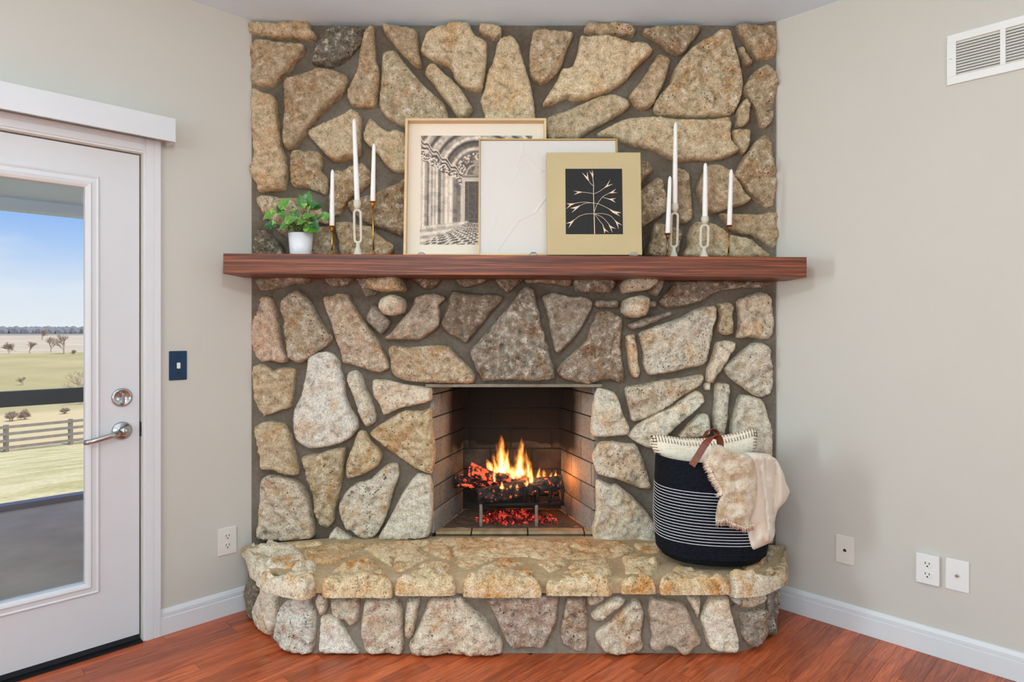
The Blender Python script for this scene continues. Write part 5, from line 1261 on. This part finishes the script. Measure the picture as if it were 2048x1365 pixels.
# ------------------------------------------------------------------ exterior door in the left wall
door = empty('door_1', LW(DA0, 0, 0), PI/4); tag(door, kind='structure')
DWD, DT = 0.918, 0.045; DY0 = 0.012                    # slab set slightly into the opening
gx1 = -(aL(173.5)-DA0); gx0 = gx1-0.53; gz0, gz1 = 0.2885, 1.870
bm = bmesh.new()
zb0, zt0 = 0.028, DZ-0.005
for a_ in ((-.006-DWD, gx0, zb0, zt0), (gx1, -.006, zb0, zt0), (gx0, gx1, zb0, gz0), (gx0, gx1, gz1, zt0)): add_box(bm, a_[0], a_[1], DY0, DY0+DT, a_[2], a_[3])
bm_obj('door_slab', bm, 'door_paint', door)
def rect_frame(name, x0, x1, z0, z1, prof, mat, parent):
    """mitred moulding round a rectangle; prof = list of (outset from the inner edge, y)"""
    bm = bmesh.new(); rings = []
    for o_, yy in prof: rings.append([bm.verts.new(p_) for p_ in ((x0-o_, yy, z0-o_), (x1+o_, yy, z0-o_), (x1+o_, yy, z1+o_), (x0-o_, yy, z1+o_))])
    for a_, b_ in zip(rings, rings[1:]):
        for i in range(4): bm.faces.new((a_[i], a_[(i+1) % 4], b_[(i+1) % 4], b_[i]))
    return bm_obj(name, bm, mat, parent)
rect_frame('glazing_bead', gx0, gx1, gz0, gz1, [(-.004, DY0+.02), (-.004, DY0-.004), (.006, DY0-.010), (.014, DY0-.012), (.020, DY0-.006), (.034, DY0-.004), (.040, DY0-.008), (.046, DY0-.003), (.046, DY0+.002)], 'white_trim', door)
box('glass_pane', gx0-.004, gx1+.004, DY0+.02, DY0+.026, gz0-.004, gz1+.004, 'pane_glass', door)
box('door_sweep', -.006-DWD, -.006, DY0+.004, DY0+.04, 0.004, zb0+.004, 'rubber', door)
box('threshold', -DWD-.012, -.001, -0.02, TH, 0.0008, 0.006, 'black_metal', door)
lx = -(aL(245.3)-DA0)
def disc(name, x, z, prof, mat, parent, seg=32):
    bm = bmesh.new(); add_lathe(bm, prof, seg); bmesh.ops.rotate(bm, verts=bm.verts, cent=(0, 0, 0), matrix=Matrix.Rotation(PI/2, 3, 'X')); bmesh.ops.translate(bm, verts=bm.verts, vec=(x, DY0, z)); return bm_obj(name, bm, mat, parent, True)
zd, zl = zpx(795.7, 2.6025), zpx(862.5, 2.6025)
db = disc('deadbolt', lx, zd, [(.0385, 0), (.0385, .004), (.034, .008), (.030, .010), (.029, .008), (0, .008)], 'steel', door)
box('thumb_turn', lx-.006, lx+.006, DY0-.028, DY0-.006, zd-.024, zd+.018, 'steel', db, bev=.003)
lv = disc('lever_handle', lx, zl, [(.0375, 0), (.0375, .004), (.032, .010), (.017, .012), (.015, .022), (.017, .030), (.017, .040), (.012, .044), (0, .045)], 'steel', door)
bm = bmesh.new(); add_tube(bm, [(lx-.008, DY0-.034, zl-.002), (lx-.05, DY0-.038, zl-.013), (lx-.10, DY0-.040, zl-.024), (lx-.125, DY0-.038, zl-.028), (lx-.135, DY0-.03, zl-.029)], [.012, .0115, .0105, .0105, .0095], 12); bm_obj('lever', bm, 'steel', lv, True)
box('hinge_latch', -.004, .003, DY0-.008, DY0, zl-.03, zl+.03, 'black_metal', door)
# door stop reveal (dark gap line) and casing
bm = bmesh.new()
cw = (aL(319)-0)-0; cwid = DA0-CAS0
def casing(bm, x0, x1, z0, z1, vert):
    n_ = 4; st = [(0, .35, .017), (.35, .45, .014), (.45, .85, .016), (.85, 1.0, .011)]
    for a_, b_, d_ in st:
        if vert: add_box(bm, x0+(x1-x0)*(1-b_), x0+(x1-x0)*(1-a_), -d_, 0.0, z0, z1)
        else: add_box(bm, x0, x1, -d_, 0, z0+(z1-z0)*(1-b_), z0+(z1-z0)*(1-a_))
casing(bm, .003, cwid, 0.0006, DZ+.062, True); casing(bm, -DWD-.075, .003, DZ+.003, DZ+.062, False); casing(bm, -DWD-.075, -DWD-.013, 0.0006, DZ+.003, True)
o = bm_obj('trim_1', bm, 'white_trim'); o.location = LW(DA0); o.rotation_euler = (0, 0, PI/4); tag(o, kind='structure')
# blind valance over the door
va = aL(335); vz0, vz1 = 2.082, 2.180
val = empty('blind_valance', LW(va, 0, 0), PI/4); tag(val, 'white boxed blind valance mounted over the glazed door', 'valance')
VD = 0.108
box('fascia', -1.30, 0, -VD, -VD+.012, vz0, vz1, 'door_paint', val, bev=.0015)
box('end_return', -.010, 0, -VD+.012, -.001, vz0, vz1, 'door_paint', val)
box('end_return', -1.30, -1.29, -VD+.012, -.001, vz0, vz1, 'door_paint', val)
box('head_rail', -1.285, -.055, -VD+.03, -.02, vz0+.028, vz1-.004, 'porch_grey', val)

# ------------------------------------------------------------------ wall plates
def plate(name, root_loc, rz, w, h, mat, label, cat, group=None, kind='outlet', th=.006):
    r_ = empty(name, root_loc, rz); tag(r_, label, cat, group)
    pl_ = bm = bmesh.new(); add_box(bm, -w/2, w/2, -th, -.0004, -h/2, h/2, .0025); pl_ = bm_obj('cover_plate', bm, mat, r_)
    def screw(z):
        bm = bmesh.new(); add_lathe(bm, [(.0035, 0), (.0035, .001), (0, .0016)], 12); bmesh.ops.rotate(bm, verts=bm.verts, cent=(0, 0, 0), matrix=Matrix.Rotation(PI/2, 3, 'X')); bmesh.ops.translate(bm, verts=bm.verts, vec=(0, -th, z)); bm_obj('screw', bm, mat if mat != 'blue_plate' else 'black_metal', r_)
    if kind == 'outlet':
        for zc in (.021, -.021):
            bm = bmesh.new(); add_lathe(bm, [(.0175, 0), (.0175, .0015), (.0165, .0022), (0, .0022)], 24); bmesh.ops.scale(bm, verts=bm.verts, vec=(1, .92, 1)); bmesh.ops.rotate(bm, verts=bm.verts, cent=(0, 0, 0), matrix=Matrix.Rotation(PI/2, 3, 'X')); bmesh.ops.translate(bm, verts=bm.verts, vec=(0, -th, zc))
            sk = bm_obj('socket', bm, mat, r_)
            for dx in (-.0068, .0068): box('slot', dx-.0013, dx+.0013, -th-.0028, -th-.002, zc+.000, zc+.009, 'dark_slot', sk)
            box('slot', -.0028, .0028, -th-.0028, -th-.002, zc-.010, zc-.005, 'dark_slot', sk)
        screw(0)
    elif kind == 'switch':
        bm = bmesh.new(); add_box(bm, -.0065, .0065, -th-.010, -th, -.013, .013, .002); bm_obj('toggle', bm, 'white_plastic', r_)
        screw(.034); screw(-.034)
    elif kind == 'phone':
        box('jack', -.008, .008, -th-.0015, -th+.001, -.010, .008, mat, r_)
        box('jack_slot', -.0062, .0062, -th-.0024, -th-.0012, -.007, .002, 'dark_slot', r_); box('jack_slot', -.0030, .0030, -th-.0024, -th-.0012, .002, .006, 'dark_slot', r_)
        screw(.042); screw(-.042)
    elif kind == 'coax':
        bm = bmesh.new(); add_lathe(bm, [(.0062, 0), (.0062, .004), (.0048, .004), (.0048, .013), (.001, .013), (0, .012)], 12); bmesh.ops.rotate(bm, verts=bm.verts, cent=(0, 0, 0), matrix=Matrix.Rotation(PI/2, 3, 'X')); bmesh.ops.translate(bm, verts=bm.verts, vec=(0, -th, 0)); bm_obj('connector', bm, 'steel', r_)
        screw(.042); screw(-.042)
    return r_
def zat(fn, wall, px, py):
    a = fn(px); p_ = wall(a); return a, zpx(py, p_.y)
a, z = zat(aL, LW, 355.5, 731.5); plate('light_switch', LW(a, z), PI/4, .072, .126, 'blue_plate', 'dark blue metal switch plate with white toggle beside the door', 'switch', kind='switch')
a, z = zat(aL, LW, 454, 1082); plate('wall_outlet', LW(a, z), PI/4, .083, .124, 'ivory', 'ivory double socket outlet between the door and the hearth', 'outlet')
a, z = zat(aR, RW, 1690.5, 1100); w = aR(1709.5)-aR(1672); plate('phone_jack', RW(a, z), -PI/4, w, .122, 'ivory', 'ivory wall plate with one black phone socket', 'wall plate', kind='phone')
a, z = zat(aR, RW, 1857, 1137.5); w = aR(1880)-aR(1833); plate('wall_outlet', RW(a, z), -PI/4, w, .118, 'white_plastic', 'thick white double socket outlet beside the cable plate', 'outlet', th=.018)
a, z = zat(aR, RW, 1915, 1151); w = aR(1939)-aR(1891.5); plate('cable_plate', RW(a, z), -PI/4, w, .122, 'white_plastic', 'white wall plate with a steel cable connector', 'wall plate', kind='coax')

# return air vent
a0 = aR(1895); zt, zb_ = zpx(74, RW(a0).y), zpx(172.5, RW(a0).y)
vent = empty('air_vent', RW(a0, zb_), -PI/4); tag(vent, 'white louvred air return vent high on the wall', 'vent')
VH = zt-zb_; PW = (aR(2001)-aR(1913)); x1p = aR(1913)-a0; dv_ = aR(2012)-aR(2001); NPN = 4
VWd = 2*x1p+NPN*PW+(NPN-1)*dv_
bm = bmesh.new(); bt = .030
add_box(bm, 0, VWd, -.010, -.0004, 0, bt, .0015); add_box(bm, 0, VWd, -.010, -.0004, VH-bt, VH, .0015); add_box(bm, 0, x1p, -.010, -.0004, bt, VH-bt); add_box(bm, VWd-x1p, VWd, -.010, -.0004, bt, VH-bt)
for k in range(NPN-1): xx = x1p+(k+1)*PW+k*dv_; add_box(bm, xx, xx+dv_, -.010, -.0004, bt, VH-bt)
bm_obj('frame', bm, 'white_plastic', vent)
box('duct_back', x1p, VWd-x1p, -.0012, -.0003, bt, VH-bt, 'dark_slot', vent)
sm = None
NS = 12; ph_ = (VH-2*bt)/NS
bm = bmesh.new()
vs_ = [bm.verts.new(v) for v in ((0, -.0085, 0), (PW, -.0085, 0), (PW, -.0022, ph_*.93), (0, -.0022, ph_*.93), (0, -.0072, 0), (PW, -.0072, 0), (PW, -.0012, ph_*.93), (0, -.0012, ph_*.93))]
for f_ in ((0, 1, 2, 3), (7, 6, 5, 4), (0, 4, 5, 1), (3, 2, 6, 7), (0, 3, 7, 4), (1, 5, 6, 2)): bm.faces.new([vs_[i] for i in f_])
bmesh.ops.recalc_face_normals(bm, faces=bm.faces); sm = bpy.data.meshes.new('slat'); bm.to_mesh(sm); bm.free(); sm.materials.append(MATS['ivory'])
for k in range(NPN):
    for j in range(NS):
        o = bpy.data.objects.new('slat', sm); link(o, vent); o.location = (x1p+k*(PW+dv_), 0, bt+j*ph_)
bm = bmesh.new(); add_lathe(bm, [(.004, 0), (.004, .001), (0, .002)], 12); bmesh.ops.rotate(bm, verts=bm.verts, cent=(0, 0, 0), matrix=Matrix.Rotation(PI/2, 3, 'X')); bmesh.ops.translate(bm, verts=bm.verts, vec=(.012, -.010, VH/2)); bm_obj('screw', bm, 'steel', vent)

# pendant fitting added for the top fill light, out of view above
lm = lathe('ceiling_lamp', [(.012, .0), (.012, .28), (.06, .30), (.06, .319), (0, .319)], 'brass', None, 24, loc=FILL_LAMP); tag(lm, 'bare bulb pendant lamp on a slim brass rod', 'lamp')

# ------------------------------------------------------------------ porch and countryside beyond the door
def OW(a, n, z): return LW(a, z, -n)                   # n metres outside the left wall
PN = 3.06; PZ = -0.06
def out_box(name, a0_, a1_, n0, n1, z0, z1, mat, parent=None):
    bm = bmesh.new(); vv_ = []
    plan_ = [OW(a0_, n0, 0), OW(a1_, n0, 0), OW(a1_, n1, 0), OW(a0_, n1, 0)]
    add_prism(bm, [(p_.x, p_.y) for p_ in plan_], z0, z1); return bm_obj(name, bm, mat, parent)
o = out_box('porch_floor', -2.0, 9.0, TH+.002, PN+.12, PZ-.25, PZ, 'concrete'); tag(o, kind='structure')
o = out_box('porch_ceiling', -2.0, 9.0, TH+.002, PN+.25, 2.29, 2.40, 'porch_grey'); tag(o, kind='structure')
rail = empty('porch_railing', OW(3.5, PN, PZ)); tag(rail, 'black porch railing with a low kerb along the porch edge', 'railing')
def out_part(name, *a_):
    o = out_box(name, *a_, rail); o.matrix_parent_inverse = Matrix.Translation(-rail.location); return o
zr = zpx(794.5, 4.93)
out_part('top_rail', -2.0, 9.0, PN, PN+.06, zr-.058, zr+.058, 'rail_black')
out_part('kerb', -2.0, 9.0, PN, PN+.10, PZ+.0005, PZ+.045, 'kerb_blue')
for a in (-1.6, 8.6): out_part('post', a, a+.10, PN, PN+.10, PZ+.046, 2.20, 'rail_black')
o = out_box('porch_beam', -2.0, 9.0, PN-.02, PN+.12, 2.205, 2.289, 'porch_grey'); tag(o, kind='structure')
# terrain
TB = [(3.2, -0.40), (5.2, -0.42), (10, -1.15), (20, -2.85), (31, -4.56), (45, -5.35), (60, -5.95), (75, -6.0), (110, -5.4), (170, -5.0), (300, -5.9), (600, -5.0), (900, -3.8), (1400, -3.0)]
ty_, tz_ = np.array([p_[0] for p_ in TB]), np.array([p_[1] for p_ in TB])
def terr(n):                                          # n outward from the wall -> z
    return float(np.interp((n+2.968)/1.2287, ty_, tz_))
ns = [3.19, 3.6, 4.5, 6, 8, 10, 13, 17, 21, 26, 31, 36, 42, 50, 58, 66, 75, 90, 110, 140, 170, 205, 260, 330, 420, 560, 760, 1000, 1300]
vv = []; ff = []
As = [-1500, -600, -250, -100, -40, -15, -5, 0, 5, 10, 20, 40, 80, 160, 400, 900, 1800]
for n in ns:
    for a in As: p = OW(a, n, terr(n)+0.05*mn.noise(Vector((a*.3, n*.3, 0)))*min(1, n/20)); vv.append(p)
k = len(As)
for j in range(len(ns)-1):
    for i in range(k-1): ff.append((j*k+i, j*k+i+1, (j+1)*k+i+1, (j+1)*k+i))
m, t, b = new_mat('farmland')
geo = N(t, 'ShaderNodeNewGeometry'); sp = N(t, 'ShaderNodeSeparateXYZ'); L(t, geo.outputs['Position'], sp.inputs[0])
dn = math_n(t, 'MULTIPLY', math_n(t, 'SUBTRACT', math_n(t, 'SUBTRACT', sp.outputs['Y'], sp.outputs['X']), 4.2), R2)
n1 = N(t, 'ShaderNodeTexNoise'); n1.inputs['Scale'].default_value = 0.8; n1.inputs['Detail'].default_value = 6; L(t, geo.outputs['Position'], n1.inputs[0])
n2 = N(t, 'ShaderNodeTexNoise'); n2.inputs['Scale'].default_value = 0.05; n2.inputs['Detail'].default_value = 6; L(t, geo.outputs['Position'], n2.inputs[0])
n3 = N(t, 'ShaderNodeTexNoise'); n3.inputs['Scale'].default_value = 14; n3.inputs['Detail'].default_value = 4; L(t, geo.outputs['Position'], n3.inputs[0])
lawn = ramp(t, n1.outputs[0], [(0.35, rgba((196, 186, 134))), (0.6, rgba((226, 212, 168)))])
lawn = mixc(t, 1.0, lawn, ramp(t, n3.outputs[0], [(0.3, g(.72)), (0.65, g(1.08))]), 'MULTIPLY')
straw = rgba((214, 192, 150))
pasture = ramp(t, n2.outputs[0], [(0.35, rgba((172, 160, 116))), (0.65, rgba((198, 180, 138)))])
stub = ramp(t, n2.outputs[0], [(0.35, rgba((190, 172, 150))), (0.65, rgba((208, 192, 172)))])
far = rgba((150, 146, 140))
def band(c0, c1, at_, wd): return mixc(t, ramp(t, math_n(t, 'DIVIDE', math_n(t, 'SUBTRACT', dn, at_), wd), [(0.0, g(0)), (1.0, g(1))]), c0, c1)
cc = band(lawn, straw, 36, 3); cc = band(cc, pasture, 62, 4); cc = band(cc, stub, 208, 4); cc = band(cc, far, 800, 60)
L(t, cc, b.inputs['Base Color']); b.inputs['Roughness'].default_value = 1; b.inputs['Specular IOR Level'].default_value = 0
o = mesh_obj('ground', vv, ff, 'farmland'); tag(o, kind='structure')
def ground_z(X, Y):
    n = ((Y-AP.y)-(X-AP.x))*R2; return terr(n)
# rail fence
fence = empty('rail_fence', (-27, 31, ground_z(-27, 31))); tag(fence, 'weathered grey four-rail wooden paddock fence across the lawn', 'fence')
pA = Vector(((12-CX)/F*30.5, 30.5, 0)); pB = Vector(((141-CX)/F*32.6, 32.6, 0)); dF = pB-pA
posts = [pA+dF*i for i in range(-3, 5)]
for p in posts: p.z = ground_z(p.x, p.y)
FOc = Vector(fence.location)
for p in posts:
    bm = bmesh.new(); q = p-FOc; add_box(bm, q.x-.09, q.x+.09, q.y-.07, q.y+.07, q.z-.3, q.z+1.32, .01); bm_obj('post', bm, 'fence_wood', fence)
for a_, b_ in zip(posts, posts[1:]):
    for k in range(4):
        z = .22+k*.33; q, r_ = a_-FOc+Vector((0, -.10, z)), b_-FOc+Vector((0, -.10, z))
        d = (r_-q); bm = bmesh.new(); rsx = random.Random(k+int(a_.x))
        add_box(bm, 0, d.length, -.02, .02, -.07, .07)
        o = bm_obj('rail', bm, 'fence_wood', fence); o.location = q; o.rotation_euler = d.to_track_quat('X', 'Z').to_euler()
# bare trees and scrub
def bare_tree(name, px, Y, hpx, label, cat, spread=.5, seed=0, levels=5, stems=1, thick=.035):
    X = (px-CX)/F*Y; z = ground_z(X, Y); H_ = hpx/F*Y; rs = random.Random(seed); bm = bmesh.new()
    rmin = Y*0.00015
    def grow(p, d, ln, r, lv):
        mid_ = p+d*ln*.5+Vector((rs.uniform(-1, 1), rs.uniform(-1, 1), 0))*ln*.06; q = p+d*ln
        add_tube(bm, [p, mid_, q], [max(r, rmin), max(r*.85, rmin), max(r*.66, rmin)], 5 if lv < 2 else 3)
        if lv >= levels: return
        for _ in range(4 if lv < 2 else 3 if lv < 4 else 2):
            nd = (d+Vector((rs.uniform(-1, 1), rs.uniform(-1, 1), rs.uniform(-.35, .6)))*spread*1.25).normalized(); grow(p+d*ln*rs.uniform(.45, 1), nd, ln*rs.uniform(.60, .84), r*.6, lv+1)
    for s_ in range(stems):
        d0 = Vector((rs.uniform(-.5, .5)*(stems > 1), rs.uniform(-.5, .5)*(stems > 1), 1)).normalized()
        grow(Vector((0, 0, -.1)), d0, H_*.34, H_*thick/(1 if stems == 1 else 2), 0)
    o = bm_obj(name, bm, 'bark'); o.location = (X, Y, z); tag(o, label, cat)
bare_tree('bare_tree', 18, 166, 26, 'low rounded bare tree on the far field edge', 'tree', .75, 1, stems=3, thick=.03)
bare_tree('bare_tree', 60, 168, 30, 'slim bare tree alone on the field edge', 'tree', .5, 2, thick=.03)
bare_tree('bare_tree', 102, 178, 34, 'bare tree leaning beside the larger field tree', 'tree', .6, 3, thick=.03)
bare_tree('bare_tree', 128, 165, 46, 'largest bare brown tree on the field edge', 'tree', .6, 4, thick=.035)
bare_tree('bare_tree', 84, 420, 28, 'distant bare tree rising above the wooded horizon', 'tree', .6, 5, thick=.04)
bare_tree('bare_shrub', 146, 164, 12, 'small bare shrub beside the largest field tree', 'shrub', .9, 6, levels=4, stems=4)
bare_tree('bare_shrub', 46, 82, 22, 'reddish bare sapling standing above the porch rail', 'shrub', .5, 7, levels=4, stems=2, thick=.03)
bare_tree('bare_shrub', 24, 47, 28, 'tangled bare brush behind the fence post', 'shrub', .95, 8, stems=5, thick=.02)
bare_tree('bare_shrub', 52, 48, 26, 'broad bare thicket behind the middle of the fence', 'shrub', .95, 9, stems=5, thick=.02)
bare_tree('bare_shrub', 128, 52, 18, 'low dry brush under the porch rail end', 'shrub', .95, 10, stems=5, thick=.02)
bare_tree('bare_tree', 176, 60, 90, 'pale bare tree half hidden by the door stile', 'tree', .7, 12, thick=.018)
# far tree line
bm = bmesh.new(); rs = random.Random(21)
for k in range(420):
    Y = rs.uniform(860, 930); px = -500+k*2.2; X = (px-CX)/F*Y; zz = ground_z(X, Y); r = rs.uniform(3.5, 7.5)
    bmesh.ops.create_icosphere(bm, subdivisions=1, radius=1, matrix=Matrix.Translation((X, Y, zz+r*.5)) @ Matrix.Diagonal((r*1.6, r, r, 1)))
tag(bm_obj('distant_treeline', bm, 'treeline'), 'hazy grey line of distant woods along the horizon', 'woods', kind='stuff')
